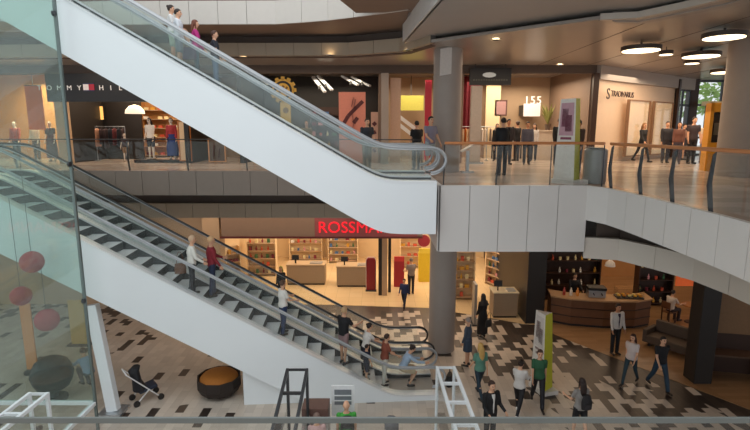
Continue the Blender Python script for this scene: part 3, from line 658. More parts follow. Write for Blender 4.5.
for px, py, z, lab in ((494, 20, 10.88, 'small round ceiling spot in the pale soffit above the round column'), (516, 7, 10.88, 'small round ceiling spot at the top edge of the view'), (592, 27, 10.88, 'small round ceiling spot in the soffit above the bridge corner'), (698, 6, 10.88, 'small round ceiling spot at the upper right, near the curved beam'),
                       (496, 40, 10.2, 'small ceiling spot behind the beam, to the right of the round column'), (243, 57, 10.2, 'small ceiling spot above the dark shop with the sun emblem'), (330, 55, 10.2, 'small ceiling spot above the shop with the coral poster'), (408, 50, 10.2, 'small ceiling spot to the left of the round column'), (560, 65, 10.2, 'small ceiling spot in front of the fashion shop')):
    c = at(px, py, z); t = thing('ceiling_spot', lab, 'ceiling light', (c.x, c.y, z), 0, 'small round ceiling spots')
    b = MB(); b.lathe([(.15, -.012), (.15, 0), (.10, 0), (.10, -.012)], n=20); rg = b.build('ring', M['steel'], t, True); b = MB(); b.lathe([(.1, -.008), (.1, -.002)], n=20); b.build('bulb', M['spot'], rg)
# sign on the column
c = on(448, 62, 16.25); t = thing('column_sign', 'small blank white sign board tilted on the round grey column', 'sign', c, R(20))
b = MB(); b.add([(-.26, 0, -.43), (.24, 0, -.33), (.24, 0, .5), (-.26, 0, .38), (-.26, .04, -.43), (.24, .04, -.33), (.24, .04, .5), (-.26, .04, .38)], [(0, 1, 2, 3), (7, 6, 5, 4), (0, 4, 5, 1), (1, 5, 6, 2), (2, 6, 7, 3), (3, 7, 4, 0)]); b.build('board', cm('d5d0cb', .5), t)
b = MB(); b.bar((0, .04, 0), (0, .2, 0), .04, .04); b.build('bracket', M['dsteel'], t)

# ------------------------------------------------------------------ signs
t = thing('shop_sign', 'red capital lettering on the brown fascia of the cream ground-floor shop', 'sign', (-2.42, 20.54, 3.32))
b = MB(); b.box(-.1, -.02, -.07, 4.2, .01, .72); b.build('backing', M['redpanel'], t)
text_mesh('lettering', 'ROSSMANN', .68, M['red'], (.02, -.03, .1), parent=t, spacing=1.0, ext=.015)
t = thing('shop_sign', 'black fascia with spaced white letters and a small flag emblem, upper left shop', 'sign', (-11.45, Y2-.25, 9.33))
b = MB(); b.box(-1.7, 0, -.55, 3.75, .2, .55); fa = b.build('fascia', M['black'], t)
x = -.62
for i, ch in enumerate('TOMMY'[::-1]): text_mesh('letter', ch, .27, M['letter'], (-.36-i*.40, -.012, -.1), parent=fa, align='CENTER', ext=.008)
for i, ch in enumerate('HILFIGER'): text_mesh('letter', ch, .27, M['letter'], (.52+i*.38, -.012, -.1), parent=fa, align='CENTER', ext=.008)
b = MB(); b.box(-.2, -.02, -.1, .02, 0, .13, 0); b.box(.02, -.02, -.1, .24, 0, .13, 1); b.box(-.2, -.019, .13, .24, 0, .17, 2); b.box(-.2, -.019, -.14, .24, 0, -.1, 2); b.build('flag_emblem', [cm('efe9ec', .5), cm('b01f38', .5), cm('1b2550', .5)], t)
c = on(283, 90, Y2-.15); t = thing('emblem_sign', 'yellow gear-edged round emblem over the dark shop window, yellow banner below', 'sign', c)
b = MB(); b.rings([((0, .0, 0), (.44, 0, 0), (0, 0, .44)), ((0, .05, 0), (.44, 0, 0), (0, 0, .44))], 28)
for i in range(12): a = i*math.pi/6; b.obox((.47*math.cos(a), .025, .47*math.sin(a)), (.12, .05, .14), ry=-a)
b.build('gear_disc', cm('c39a3c', .5), t)
b = MB(); b.rings([((0, -.012, 0), (.36, 0, 0), (0, 0, .36)), ((0, 0, 0), (.36, 0, 0), (0, 0, .36))], 28); rg = b.build('ring', M['black'], t)
b = MB(); b.rings([((0, -.022, 0), (.27, 0, 0), (0, 0, .27)), ((0, -.012, 0), (.27, 0, 0), (0, 0, .27))], 24); b.build('disc', cm('c39a3c', .5), rg)
b = MB(); b.obox((-.06, -.03, .02), (.1, .015, .36), ry=.6); b.obox((.1, -.03, 0), (.08, .015, .3), ry=.6); b.build('stripe_mark', cm('6f5320', .5), t)
c = on(286, 118, Y2-.085); t = thing('hanging_banner', 'long yellow banner hanging under the gear-edged emblem', 'banner', c); b = MB(); b.box(-.22, 0, -.75, .2, .02, .62); b.build('cloth', cm('d3ab4c'), t); b = MB(); b.rings([((0, -.01, .3), (.12, 0, 0), (0, 0, .12)), ((0, -.002, .3), (.12, 0, 0), (0, 0, .12))], 16); b.build('printed_mark', cm('7a5a22'), t)
c = on(490.5, 76.5, Y2-.35); t = thing('shop_sign', 'black hanging sign with pale blurred block and thin line, beside the round column', 'sign', c)
b = MB(); b.box(-.82, 0, -.33, .82, .12, .33); b.build('board', M['black'], t)
b = MB(); b.rings([((-.05, -.012, .06), (.27, 0, 0), (0, 0, .1)), ((-.05, 0, .06), (.27, 0, 0), (0, 0, .1))], 12); b.build('pale_mark', cm('b9bcb8', .5, emit=.3), t)
b = MB(); [b.box(-.68+i*.1, -.01, -.16, -.62+i*.1, 0, -.1) for i in range(14)]; b.build('small_marks', cm('55584f', .5), t)
b = MB(); b.bar((-.6, .06, .33), (-.6, .06, .75), .03, .03); b.bar((.6, .06, .33), (.6, .06, .75), .03, .03); b.build('hanger', M['dsteel'], t)
c = along(.75, .24, 9.13); t = thing('shop_sign', 'dark capital letters on the pale shop wall at right, first letter tall', 'sign', c, WA)
text_mesh('lettering', 'TRADIVARIUS', .34, cm('3a2620', .5), (.0, 0, -.1), parent=t, ext=.012, spacing=.92); text_mesh('initial', 'S', .62, cm('3a2620', .5), (-.36, 0, -.22), parent=t, ext=.012)
c = on(533, 99.5, Y2+3.2); t = thing('wall_numerals', 'white numerals 155 on the back wall of the fashion shop', 'sign', c); text_mesh('lettering', '155', .5, M['letter'], (0, 0, -.2), parent=t, align='CENTER', spacing=1.15)
# ------------------------------------------------------------------ ground-floor shop fittings
def shelf_unit(label, loc, rz, w, h, n, d=.42, m='cream', grp=None, header=None):
    t = thing('shelf_unit', label, 'shelf', loc, rz, grp)
    b = MB(); b.box(-w/2, d-.03, 0, w/2, d, h); b.build('back_panel', M[m] if m in M else m, t)
    for s in (-1, 1): b = MB(); b.box(s*w/2-.02, 0, 0, s*w/2+.02, d, h); b.build('side_panel', M[m] if m in M else m, t)
    zz = []
    for i in range(n):
        z = .12+(h-.3)*i/max(1, n-1)*.92; zz.append(z); b = MB(); b.box(-w/2+.02, 0, z-.03, w/2-.02, d-.03, z); b.build('shelf', M['tan'] if m != 'darkwood' else M['darkwood'], t)
    if header: b = MB(); b.box(-w/2, -.01, h, w/2, .05, h+.3); b.build('header_panel', cm(header, .5), t)
    return t, zz
PROD = []
def product_mesh(k, h):
    b = MB()
    if k == 0: b.box(-.07, -.05, 0, .07, .05, .2)
    elif k == 1: b.lathe([(.045, 0), (.05, .02), (.05, .13), (.02, .17), (.02, .2), (.026, .2), (.026, .23)], n=10)
    elif k == 2: b.lathe([(.06, 0), (.065, .01), (.065, .12), (.06, .14)], n=12)
    else: b.box(-.1, -.06, 0, .1, .06, .13)
    return b.mesh('product', cm(h, .5))
for h in ('c8553a', 'e8d9a8', '3f6f4a', 'f1efe8', 'd9a23a', '7d2d3c', '4a6fa0', 'e0a0a8'):
    for k in range(4): PROD.append(product_mesh(k, h))
def stock(t, zz, w, lab, grp, gap=.2, fill=.85, pal=None):
    m = Matrix.Rotation(t.rotation_euler.z, 4, 'Z'); base = Vector(t.location)
    for z in zz:
        x = -w/2+.15
        while x < w/2-.14:
            if random.random() < fill:
                me = random.choice(PROD if pal is None else [PROD[i] for i in pal])
                o = bpy.data.objects.new('product_pack', me); C.objects.link(o)
                o.location = base+m @ Vector((x, .14+random.uniform(0, .08), z+.001)); o.rotation_euler = (0, 0, t.rotation_euler.z+random.uniform(-.1, .1)); tag(o, lab, 'product', grp)
            x += gap+random.uniform(0, .06)
def shelf_at(px, py, w, h, n, label, grp, rz=0, m='cream', header=None, gap=.22, pal=None, fill=.85, stocklab=None):
    c = at(px, py, .012); t, zz = shelf_unit(label, c, rz, w, h, n, m=m, grp='shop shelves on the ground floor', header=header)
    stock(t, zz, w, stocklab or 'small pack, one of the '+grp, grp, gap, fill, pal); return t
shelf_at(233, 290, .9, 2.1, 5, 'tall shelf nearest the left shop pillar, red and dark goods', 'packs on the shelf by the left pillar', rz=R(35), pal=[0, 3, 20, 23, 12, 16], gap=.26)
shelf_at(262, 276, 1.5, 2.1, 5, 'wide goods shelf to the right of the left-hand one, red goods', 'packs on the wide left shelf', pal=[0, 1, 20, 21, 8, 4], gap=.28)
shelf_at(343, 263, 1.7, 2.5, 6, 'light goods shelf behind the right-hand checkout counter', 'packs on the shelf behind the right counter', gap=.3)
shelf_at(306, 261, 1.9, 2.4, 5, 'goods shelf behind the left-hand checkout counter', 'packs on the shelf behind the left counter', gap=.3)
shelf_at(411, 268, 1.2, 2.7, 5, 'shelf under the red and orange panel, just left of the round column', 'packs on the shelf left of the column', pal=[0, 16, 3, 19], header='d9482f', gap=.3)
shelf_at(463, 300, 1.0, 2.6, 6, 'yellow-stocked shelf immediately right of the round column', 'packs on the shelf right of the column', pal=[16, 17, 19, 4, 0], gap=.24)
shelf_at(494, 287, 1.4, 2.5, 6, 'shelf at the end of the right-hand aisle, full of small goods', 'packs at the end of the right aisle', rz=R(-62), gap=.24)
shelf_at(516, 282, 1.2, 2.5, 6, 'shelf behind the beige service counter by the dark pillar', 'packs behind the service counter', pal=[16, 4, 8, 12], gap=.26)
def counter(label, px, py, w, d, h, top, rz=0):
    c = at(px, py, .012); t = thing('checkout_counter', label, 'counter', c, rz, 'counters in the cream shop')
    b = MB(); b.box(-w/2, 0, .08, w/2, d, h); b.build('body', cm('9a866f', .5), t, bevel=.01); b = MB(); b.box(-w/2-.03, -.03, h, w/2+.03, d+.03, h+.05); b.build('top', cm(top, .35), t)
    b = MB(); b.box(-w/2+.03, .04, 0, w/2-.03, d-.04, .08); b.build('base', M['black'], t)
    b = MB(); b.box(w*.1, .1, h+.05, w*.42, .5, h+.09); b.build('scanner_plate', M['steel'], t)
    b = MB(); b.box(-w*.3, .25, h+.05, -w*.26, .29, h+.25); b.obox((-w*.28, .25, h+.36), (.34, .03, .24), rx=-.2); b.build('till_screen', M['black'], t)
counter('brown checkout counter on the left, below the shelf of mixed goods', 306, 285, 1.9, .8, 1.0, 'b79d7c')
counter('brown checkout counter on the right, beside the red poster column', 354, 287, 1.7, .8, 1.0, 'b79d7c')
counter('beige service counter in front of the black pillar', 505, 318, 1.0, .7, 1.05, 'd8c9a8')
c = at(371, 291, .012); t = thing('poster_column', 'rounded red poster column beside the right checkout counter', 'sign', c)
b = MB(); b.xz([(-.22, .05), (.22, .05), (.22, 1.5), (.15, 1.62), (-.15, 1.62), (-.22, 1.5)], 0, .12); b.build('panel', cm('8e1f26', .4), t); b = MB(); b.box(-.26, -.08, 0, .26, .2, .05); b.build('base', M['dsteel'], t)
b = MB(); b.xz([(-.25, .05), (.25, .05), (.25, 1.5), (.16, 1.66), (-.16, 1.66), (-.25, 1.5)], .121, .15); b.build('rim', cm('efe6dc', .4), t)
c = at(399, 287, .012); t = thing('display_stand', 'red display stand left of the grey-shirted shopper', 'stand', c); b = MB(); b.box(-.25, 0, 0, .25, .4, 1.3); b.build('body', cm('9e2630', .5), t); b = MB(); b.box(-.25, -.01, 1.3, .25, .05, 1.55); b.build('header', cm('c43a3a', .5), t)
c = at(424, 282, .012); t = thing('display_stand', 'yellow display stand right of the grey-shirted shopper', 'stand', c); b = MB(); b.box(-.28, 0, 0, .28, .4, 1.5); b.build('body', cm('d9bd2c', .5), t); b = MB(); b.box(-.28, -.01, 1.5, .28, .05, 1.75); b.build('header', cm('e6d04a', .5), t)
c = at(475, 326, 0.012); t = thing('shop_gate', 'tall grey shop security gate right of the round column', 'gate', c); b = MB(); b.box(-.05, 0, 0, .05, .5, 1.7); b.build('panel', cm('8f8880', .4), t); b = MB(); b.box(-.12, -.04, 0, .12, .56, .06); b.build('base', M['dsteel'], t)
c = on(424, 241, 24); t = thing('hanging_sign', 'small dark red round sign hanging near the column in the shop', 'sign', c); b = MB(); b.rings([((0, 0, 0), (.3, 0, 0), (0, 0, .3)), ((0, .05, 0), (.3, 0, 0), (0, 0, .3))], 24); b.build('disc', cm('8c2430'), t); b = MB(); b.cyl((0, .02, .28), (0, .02, 3.5-c.z), .01, n=6); b.build('wire', M['dsteel'], t)
c = at(519, 285, 0); t = thing('picture_panel', 'blue and orange picture panel standing behind the service counter', 'poster', (c.x-.1, c.y-.6, .012)); b = MB(); b.box(-.45, 0, .5, .45, .04, 1.9, 0); b.box(-.4, -.006, 1.1, .4, 0, 1.85, 1); b.box(-.4, -.006, .6, .4, 0, 1.08, 2); b.build('panel', [cm('cdb58f'), cm('6f8ba0'), cm('b9793a')], t)
for s in (-1, 1): b = MB(); b.box(s*.4-.02, 0, 0, s*.4+.02, .04, .5); b.build('leg', M['dsteel'], t)
# ------------------------------------------------------------------ cafe
c = at(602, 328, .012); t = thing('bar_counter', 'long curved dark wooden cafe counter with pale top', 'counter', c, R(-8))
pts = [(-1.9, .35), (-1.2, .05), (0, -.05), (1.2, .1), (1.9, .5)]
b = MB(); b.prism(pts+[(x, y+.7) for x, y in pts[::-1]], .1, 1.08); b.build('body', M['cafewood'], t)
b = MB(); b.prism([(x*1.02, y-.06) for x, y in pts]+[(x, y+.78) for x, y in pts[::-1]], 1.08, 1.14); b.build('top', cm('b08a63', .3), t)
b = MB(); b.prism([(x, y+.05) for x, y in pts]+[(x, y+.65) for x, y in pts[::-1]], 0, .1); b.build('base', M['black'], t)
for z in (.4, .75): b = MB(); b.tube([(x, y-.02, z) for x, y in pts], .018, 6); b.build('front_trim', M['darkwood'], t)
mw = Matrix.Translation(c) @ Matrix.Rotation(R(-8), 4, 'Z')
t = thing('pastry_case', 'glass pastry case with lit yellow goods on the cafe counter', 'display case', mw @ Vector((1.05, .45, 1.141)), R(-8))
b = MB(); b.box(-.5, -.2, 0, .5, .25, .05); b.build('base', M['dsteel'], t); b = MB(); b.box(-.5, -.2, .05, -.49, .25, .4); b.box(.49, -.2, .05, .5, .25, .4); b.box(-.49, -.2, .05, .49, -.19, .4); b.box(-.5, -.2, .4, .5, .25, .41); b.build('glass_cover', M['glass'], t)
for i in range(10):
    o = MB().ell((0, 0, .05), (.075, .06, .05), 12, 8).build('bun', cm(('d9a23a', 'c9822f', 'e6cf8a')[i % 3]), None, True); o.location = t.location+Matrix.Rotation(R(-8), 3, 'Z') @ Vector((-.4+.2*(i % 5), -.08+.18*(i//5), .052)); tag(o, 'golden bun in the glass case on the cafe counter', 'bread', 'buns in the cafe pastry case')
for i, (x, y, h_) in enumerate(((-1.4, .45, 'b5453a'), (-1.15, .4, 'e6dccb'), (-.9, .4, 'd98a3a'))):
    o = MB().lathe([(.05, 0), (.06, .02), (.06, .2), (.025, .26), (.025, .32)], n=14).build('bottle', cm(h_, .3), None, True); o.location = mw @ Vector((x, y, 1.141)); tag(o, ('red bottle at the left end of the cafe counter', 'pale bottle on the cafe counter between a red and an orange one', 'orange bottle on the cafe counter, nearest the staff member')[i], 'bottle', 'bottles on the cafe counter')
p = mw @ Vector((-.2, .42, 1.141)); t = thing('coffee_machine', 'steel coffee machine with black top on the cafe counter', 'machine', p, R(-8))
b = MB(); b.box(-.32, -.2, 0, .32, .22, .3); b.build('body', M['steel'], t, bevel=.02); b = MB(); b.box(-.34, -.22, .3, .34, .24, .4); b.build('top', M['black'], t)
for x in (-.15, .15): b = MB(); b.cyl((x, -.2, .18), (x, -.32, .15), .02); b.build('handle', M['black'], t)
def dark_shelf(label, px, py, w, h, n, lab, grp, rz=0):
    c = at(px, py, .012); t, zz = shelf_unit(label, c, rz, w, h, n, m='darkwood'); stock(t, zz, w, lab, grp, .3, .8, [1, 5, 9, 13, 17, 2, 6, 22, 29])
dark_shelf('wide dark wooden shelf on the amber cafe wall', 654, 306, 1.5, 2.6, 5, 'small item on the dark shelf of the amber wall', 'items on the dark cafe shelf')
dark_shelf('dark back-bar shelf behind the cafe counter', 570, 300, 2.6, 2.8, 5, 'small item on the back-bar shelf behind the counter', 'items on the back-bar shelf')
c = on(686, 277, 21.5); t = thing('wall_sign', 'small glowing orange sign on the amber cafe wall', 'sign', c); b = MB(); b.box(-.42, 0, -.42, .42, .05, .42); b.build('board', cm('d9622f', .5, emit=.35), t); b = MB(); b.box(-.25, -.008, .1, .25, 0, .18); b.box(-.25, -.008, -.05, .1, 0, .02); b.build('marks', cm('e6b48a'), t); b = MB(); b.box(-.05, .04, .42, .05, .06, 4.52-c.z); b.build('hanger', M['dsteel'], t)
c = on(610, 266, 19.5); t = thing('pendant_lamp', 'white pendant lamp over the cafe counter', 'lamp', c); b = MB(); b.lathe([(.2, 0), (.17, .15), (.05, .25)]); b.build('shade', cm('d9cfc4', .4), t, True); b = MB(); b.ell((0, 0, .04), (.1, .1, .08)); b.build('bulb', M['lamp'], t, True); b = MB(); b.cyl((0, 0, .25), (0, 0, 4.52-c.z), .01, n=6); b.build('cord', M['black'], t)
# booth, sofa, tables beside the dark column
p = at(724, 372, .012); t = thing('cafe_booth', 'tall dark wooden booth partition right of the dark column', 'partition', p, R(-12))
b = MB(); b.box(-.75, 0, 0, .95, .12, 1.3); b.build('panel', M['darkwood'], t); b = MB(); b.box(-.75, .02, 1.3, .95, .1, 2.6); b.build('upper_panel', cm('8a6a4a', .5), t)
b = MB(); b.box(-.7, -.55, .0, -.62, .0, .75); b.box(.85, -.55, 0, .93, 0, .75); b.build('side_panel', M['darkwood'], t); b = MB(); b.box(-.74, -.58, .75, .94, 0, .8); b.build('ledge', cm('5a4334', .4), t)
c = at(676, 352, .012); t = thing('cafe_sofa', 'low grey cafe sofa between the man in the black shirt and the dark column', 'sofa', c, R(-55))
b = MB(); b.box(-.9, -.35, .12, .9, .4, .42); b.build('seat', cm('54463b'), t, bevel=.04); b = MB(); b.box(-.9, .28, .42, .9, .45, .85); b.build('backrest', cm('5a4b40'), t, bevel=.04)
for s in (-1, 1): b = MB(); b.box(s*.95-.08, -.35, .12, s*.95+.08, .45, .6); b.build('armrest', cm('4f4238'), t, bevel=.03)
for x in (-.8, .8):
    for y in (-.28, .33): b = MB(); b.box(x-.03, y-.03, 0, x+.03, y+.03, .12); b.build('leg', M['black'], t)
def table(label, px, py, r=.38, h=.74):
    c = at(px, py, .012); t = thing('cafe_table', label, 'table', c, 0, 'round cafe tables')
    b = MB(); b.lathe([(r, h-.035), (r, h)], n=28); b.build('top', cm('a8703f', .35), t); b = MB(); b.lathe([(.04, .03), (.035, h-.035)], n=12); b.build('stem', M['dsteel'], t, True); b = MB(); b.lathe([(.22, 0), (.2, .03)], n=20); b.build('base', M['dsteel'], t)
def chair(label, px, py, rz):
    c = at(px, py, .012); t = thing('cafe_chair', label, 'chair', c, rz, 'wooden cafe chairs')
    b = MB(); b.box(-.2, -.2, .43, .2, .2, .46); b.build('seat', M['cafewood'], t, bevel=.01); b = MB(); b.box(-.2, -.22, .6, .2, -.19, .88); b.build('backrest', M['cafewood'], t, bevel=.01)
    for x in (-.17, .17):
        for y in (-.17, .17): b = MB(); b.bar((x, y, 0), (x*.95, y*.95-(.035 if y < 0 else 0), .43 if y > 0 else .62), .035, .035); b.build('leg', M['darkwood'], t)
table('round wooden cafe table in front of the seated guest', 690, 322); table('round wooden cafe table at the right edge beyond the booth', 748, 352)
chair('wooden cafe chair facing the table at the seated guest', 668, 322, R(-70)); chair('wooden cafe chair at the table by the right edge', 736, 345, R(-90))
# ------------------------------------------------------------------ gallery shops
G2 = F2+.001
def mannequin(label, x, y, z, rz, **k):
    for kk, v in dict(skin='w', hair=('b09a80', 'bald'), shoes='c9b8a4', h=1.72).items(): k.setdefault(kk, v)
    return person(label, (x, y, z), rz, name='mannequin', cat='mannequin', **k)
def plinth(label, x0, x1, y, h=.12, m='black'):
    t = thing('window_plinth', label, 'plinth', ((x0+x1)/2, y, G2), 0, 'low window plinths'); w = x1-x0
    b = MB(); b.box(-w/2, -.3, 0, w/2, .3, h-.02); b.build('base', M[m], t); b = MB(); b.box(-w/2-.01, -.31, h-.02, w/2+.01, .31, h); b.build('top', cm('3a2a22', .3), t)
plinth('low black window plinth under the two standing mannequins, upper left shop', -10.1, -8.1, 21.35)
mannequin('mannequin in white top and dark shorts in the upper left shop window', -9.45, 21.3, G2+.12, R(170), top=('e6ddd2', 'short'), bottom=('26222a', 'shorts'), fem=True, hair=('2a1c14', 'long'))
mannequin('mannequin in red top and long blue skirt in the upper left shop window', -8.55, 21.3, G2+.12, R(190), top=('a8353a', 'long'), bottom=('233a78', 'dress'), fem=True, hair=('3a2418', 'bun'))
mannequin('child-size mannequin in dark top in front of the wooden shelves, upper left shop', -10.75, 21.7, G2, R(180), top=('3a2a2a', 'short'), bottom=('8a6a4a', 'shorts'), h=1.2)
mannequin('mannequin in cream coat at the right end of the upper left shop window', -8.22, 21.9, G2, R(185), top=('e6d5bd', 'long'), bottom=('d9c3a4', 'trousers'))
t, zz = shelf_unit('lit wooden wall shelves behind the mannequins, upper left shop', (-10.4, 25.1, G2), 0, 2.2, 2.7, 6, m='amber'); stock(t, zz, 2.2, 'folded garment on the lit wooden shelves, upper left shop', 'folded garments on wooden shelves', .32, .9, [3, 7, 15, 19, 23])
t, zz = shelf_unit('second wooden wall shelves beside the lit ones, upper left shop', (-8.4, 25.1, G2), 0, 1.2, 2.7, 6, m='amber'); stock(t, zz, 1.2, 'folded garment on the narrower wooden shelves', 'folded garments on the narrow shelves', .32, .9, [3, 7, 27, 31])
t = thing('arch_lamp', 'round glowing white lampshade hanging in the upper left shop', 'lamp', (-10.35, 22.0, 8.35)); b = MB(); b.lathe([(.4, -.0), (.37, .16), (.22, .32), (.04, .38)]); b.build('shade', mat('lampshade', (.95, .82, .62), emit=.8), t, True); b = MB(); b.cyl((0, 0, .38), (0, 0, 1.86), .012, n=6); b.build('cord', M['black'], t)
for i, px in enumerate((77, 98)):
    c = on(px, 113, 23.5); t = thing('light_box', 'warm square light box on a dark wall, %s one of the pair, upper left shop' % ('left' if i == 0 else 'right'), 'light', c, 0, 'warm light boxes'); b = MB(); b.box(-.3, 0, -.36, .3, .1, .36); b.build('frame', M['black'], t); b = MB(); b.box(-.24, -.01, -.3, .24, 0, .3); b.build('panel', mat('light_box', hexc('e6b060'), emit=1.2), t)
b = MB(); b.box(-12.7, 23.7, F2, -10.9, 23.85, 10.2); struct(b.build('wall_display', M['darkcol']))
def clothes_rail(label, x, y, z, w, n, pal, lab, grp, rz=0, h=1.5):
    t = thing('clothes_rail', label, 'clothes rail', (x, y, z), rz, 'clothes rails in the gallery shops')
    b = MB(); b.cyl((-w/2, 0, h), (w/2, 0, h), .018); b.build('bar', M['steel'], t, True)
    for s in (-1, 1): b = MB(); b.cyl((s*w/2, 0, 0), (s*w/2, 0, h), .018); b.box(s*w/2-.02, -.25, 0, s*w/2+.02, .25, .03); b.build('leg', M['steel'], t)
    m = Matrix.Rotation(rz, 3, 'Z')
    for i in range(n):
        hx = random.choice(pal); xx = -w/2+.08+(w-.16)*i/(n-1)
        b = MB(); l = random.uniform(.65, .95)
        b.rings([((0, 0, -l), (.035, 0, 0), (0, .24, 0)), ((0, 0, -.35), (.035, 0, 0), (0, .2, 0)), ((0, 0, -.14), (.035, 0, 0), (0, .21, 0)), ((0, 0, -.07), (.02, 0, 0), (0, .07, 0))], 10)
        o = b.build('garment', cm(hx)); o.location = Vector((x, y, z+h))+m @ Vector((xx, 0, 0)); o.rotation_euler = (0, 0, rz); tag(o, lab, 'garment', grp)
        hk = MB(); hk.tube([(0, 0, -.07), (0, .002, -.035), (0, .027, -.012), (0, .027, .012), (0, 0, .029), (0, -.024, .012)], .004, 5); hk.build('hanger_hook', M['steel'], o)
clothes_rail('clothes rail of dark and red garments in front of the dark wall, upper left shop', -11.7, 22.4, G2, 1.3, 7, ['3a2a2e', '6a2f34', 'b98a70', '1f2430'], 'garment on the left rail of the upper left shop', 'garments on the left rail')
clothes_rail('clothes rail of red garments behind the blue skirt mannequin', -8.6, 23.2, G2, 1.3, 7, ['b03a3a', 'd9b48a', '8a3030', 'c98a6a'], 'garment on the rail behind the blue skirt mannequin', 'garments behind the blue skirt mannequin')
clothes_rail('clothes rail with an orange garment immediately right of the round column', 4.3, 22.6, G2, 1.4, 8, ['c97a35', '2a2a2e', 'e0d5c8', '3a3038'], 'garment on the rail right of the round column', 'garments right of the column')
clothes_rail('clothes rail of pale and dark garments at the back of the fashion shop', 5.0, 24.6, G2, 1.8, 9, ['e6dcd0', '2a262a', '9a8478', 'e0c8c0'], 'garment on the back rail of the fashion shop', 'garments at the back of the fashion shop')
# shop between: two framed windows; then the dark emblem shop with posters
def poster(label, px0, px1, py0, py1, y, back, marks, cat='poster', frame_=None):
    a, c = on(px0, py1, y), on(px1, py0, y); t = thing('poster', label, cat, ((a.x+c.x)/2, y, (a.z+c.z)/2)); w, h = (c.x-a.x)/2, (c.z-a.z)/2
    b = MB(); b.box(-w, 0, -h, w, .04, h); b.build('board', cm(back, .5), t)
    b = MB()
    for (x0, z0, x1, z1) in marks: b.bar((x0*w, -.006, z0*h), (x1*w, -.006, z1*h), .012, .15)
    if marks: b.build('printed_figure', cm('5b2a2c', .6), t)
    if frame_:
        b = MB(); [b.box(*q) for q in ((-w-.05, -.02, -h-.05, -w, .05, h+.05), (w, -.02, -h-.05, w+.05, .05, h+.05), (-w, -.02, h, w, .05, h+.05), (-w, -.02, -h-.05, w, .05, -h))]; b.build('frame', cm(frame_, .5), t)
    if a.z > F2+.05:
        for s in (-.6, .6): b = MB(); b.box(s*w-.015, .01, -((a.z+c.z)/2-F2), s*w+.015, .04, -h); b.build('stand_leg', M['dsteel'], t)
    return t
poster('cream lit poster with orange frame left of the dark shop entrance', 181, 188.5, 122, 160, 20.95, 'e6c49a', [], frame_='b5713a')
poster('orange-framed dark window display to the right of the cream poster', 210, 224, 140, 161, 21.0, '5a4636', [(-.5, -.6, -.3, .5), (.2, -.7, .4, .2)], frame_='c28a58')
poster('big coral poster with a dark climbing figure in the dark shop window', 339.5, 365.5, 92, 164, 20.95, 'd98a76', [(-.7, .1, -.3, .35), (-.3, .35, .1, .5), (.1, .5, .8, .75), (0, .45, .1, .1), (.1, .1, -.1, -.15), (.1, .15, .4, .3), (-.05, .6, .1, .85), (.1, .5, .25, .8)])
poster('narrow cream poster with dark roundels beside the coral poster', 371, 378, 112, 164, 20.9, 'c9a08c', [(-.4, .5, .4, .6), (-.4, .2, .4, .25), (-.3, -.2, .4, -.1), (-.4, -.5, .3, -.45)])
poster('tall red panel to the left of the round column on the gallery', 424, 432, 80, 160, 21.6, 'c22a42', [])
poster('cream panel between the brown pillar and the right neighbour shop', 390, 401, 78, 163, 20.9, 'c9a68e', [])
c = on(411, 103, 24.5); t = thing('neon_sign', 'yellow-green sign panel at the back of the shop left of the round column', 'sign', c); b = MB(); b.box(-.6, 0, -.35, .6, .06, .35); b.build('board', cm('b9b04a', .5, emit=.25), t)
b = MB(); b.bar((0, .03, .35), (0, .03, 10.2-c.z), .03, .03); b.build('hanger', M['dsteel'], t)
for i, (px0, py0, px1, py1, lab) in enumerate(((393, 112, 417, 130, 'white slanted rail of the inner stairs left of the round column, upper of two'), (392, 119, 415, 137, 'white slanted rail of the inner stairs left of the round column, lower of two'))):
    yy = 22.5+.4*i; a, c = on(px0, py0, yy), on(px1, py1, yy); t = thing('stair_rail', lab, 'rail', a, 0, 'white inner stair rails'); b = MB(); b.bar((0, 0, 0), c-a, .06, .16); b.build('rail', M['white'], t)
    for f in (.1, .9): q = (c-a)*f; b = MB(); b.box(q.x-.025, -.02, F2-a.z, q.x+.025, .02, q.z-.05); b.build('post', M['dsteel'], t)
for i, (px0, py0, px1, py1) in enumerate(((313, 77, 325, 92), (318, 76, 332, 90), (342, 76, 358, 85), (352, 77, 370, 86), (250, 72, 268, 84))):
    a, c = on(px0, py0, 22.6), on(px1, py1, 22.0); t = thing('track_light', ('white slanted ceiling track over the dark shop, left of the pair by the coral poster', 'white slanted ceiling track over the dark shop, right of the close pair', 'pale ceiling track directly above the coral poster', 'pale ceiling track above the narrow cream poster', 'pale ceiling track to the left of the gear-edged emblem')[i], 'ceiling light', a, 0, 'slanted ceiling tracks')
    b = MB(); b.bar((0, 0, 0), c-a, .14, .08); b.build('track', M['white'], t); b = MB(); q = (c-a)*.6; b.cyl(q, q+Vector((.0, -.12, -.16)), .07); b.build('spot_head', M['dsteel'], t); b = MB(); b.cyl((0, 0, 0), (0, 0, 10.2-a.z), .012, n=6); b.build('rod', M['dsteel'], t)
t, zz = shelf_unit('dark shelves with small goods below the tracks, left of the coral poster', (-2.3, 23.5, G2), 0, 1.4, 2.4, 5, m='darkwood'); stock(t, zz, 1.4, 'small item on the dark shelves left of the coral poster', 'items left of the coral poster', .3, .85)
clothes_rail('clothes rail in the dark shop under the gear-edged emblem', -4.2, 22.6, G2, 1.6, 8, ['3a3226', '5b4a34', '2a3a40', '8a7a4a'], 'garment on the rail under the gear-edged emblem', 'garments under the emblem')
mannequin('mannequin in olive jacket in the dark shop window, beside the yellow banner', -2.9, 21.5, G2, R(180), top=('6b5a34', 'long'), bottom=('3a3a40', 'trousers'), skin='m')
b = MB(); b.box(-5.4, 25.0, F2, .15, 25.1, 10.2); struct(b.build('wall_dark_shop', M['darkcol']))
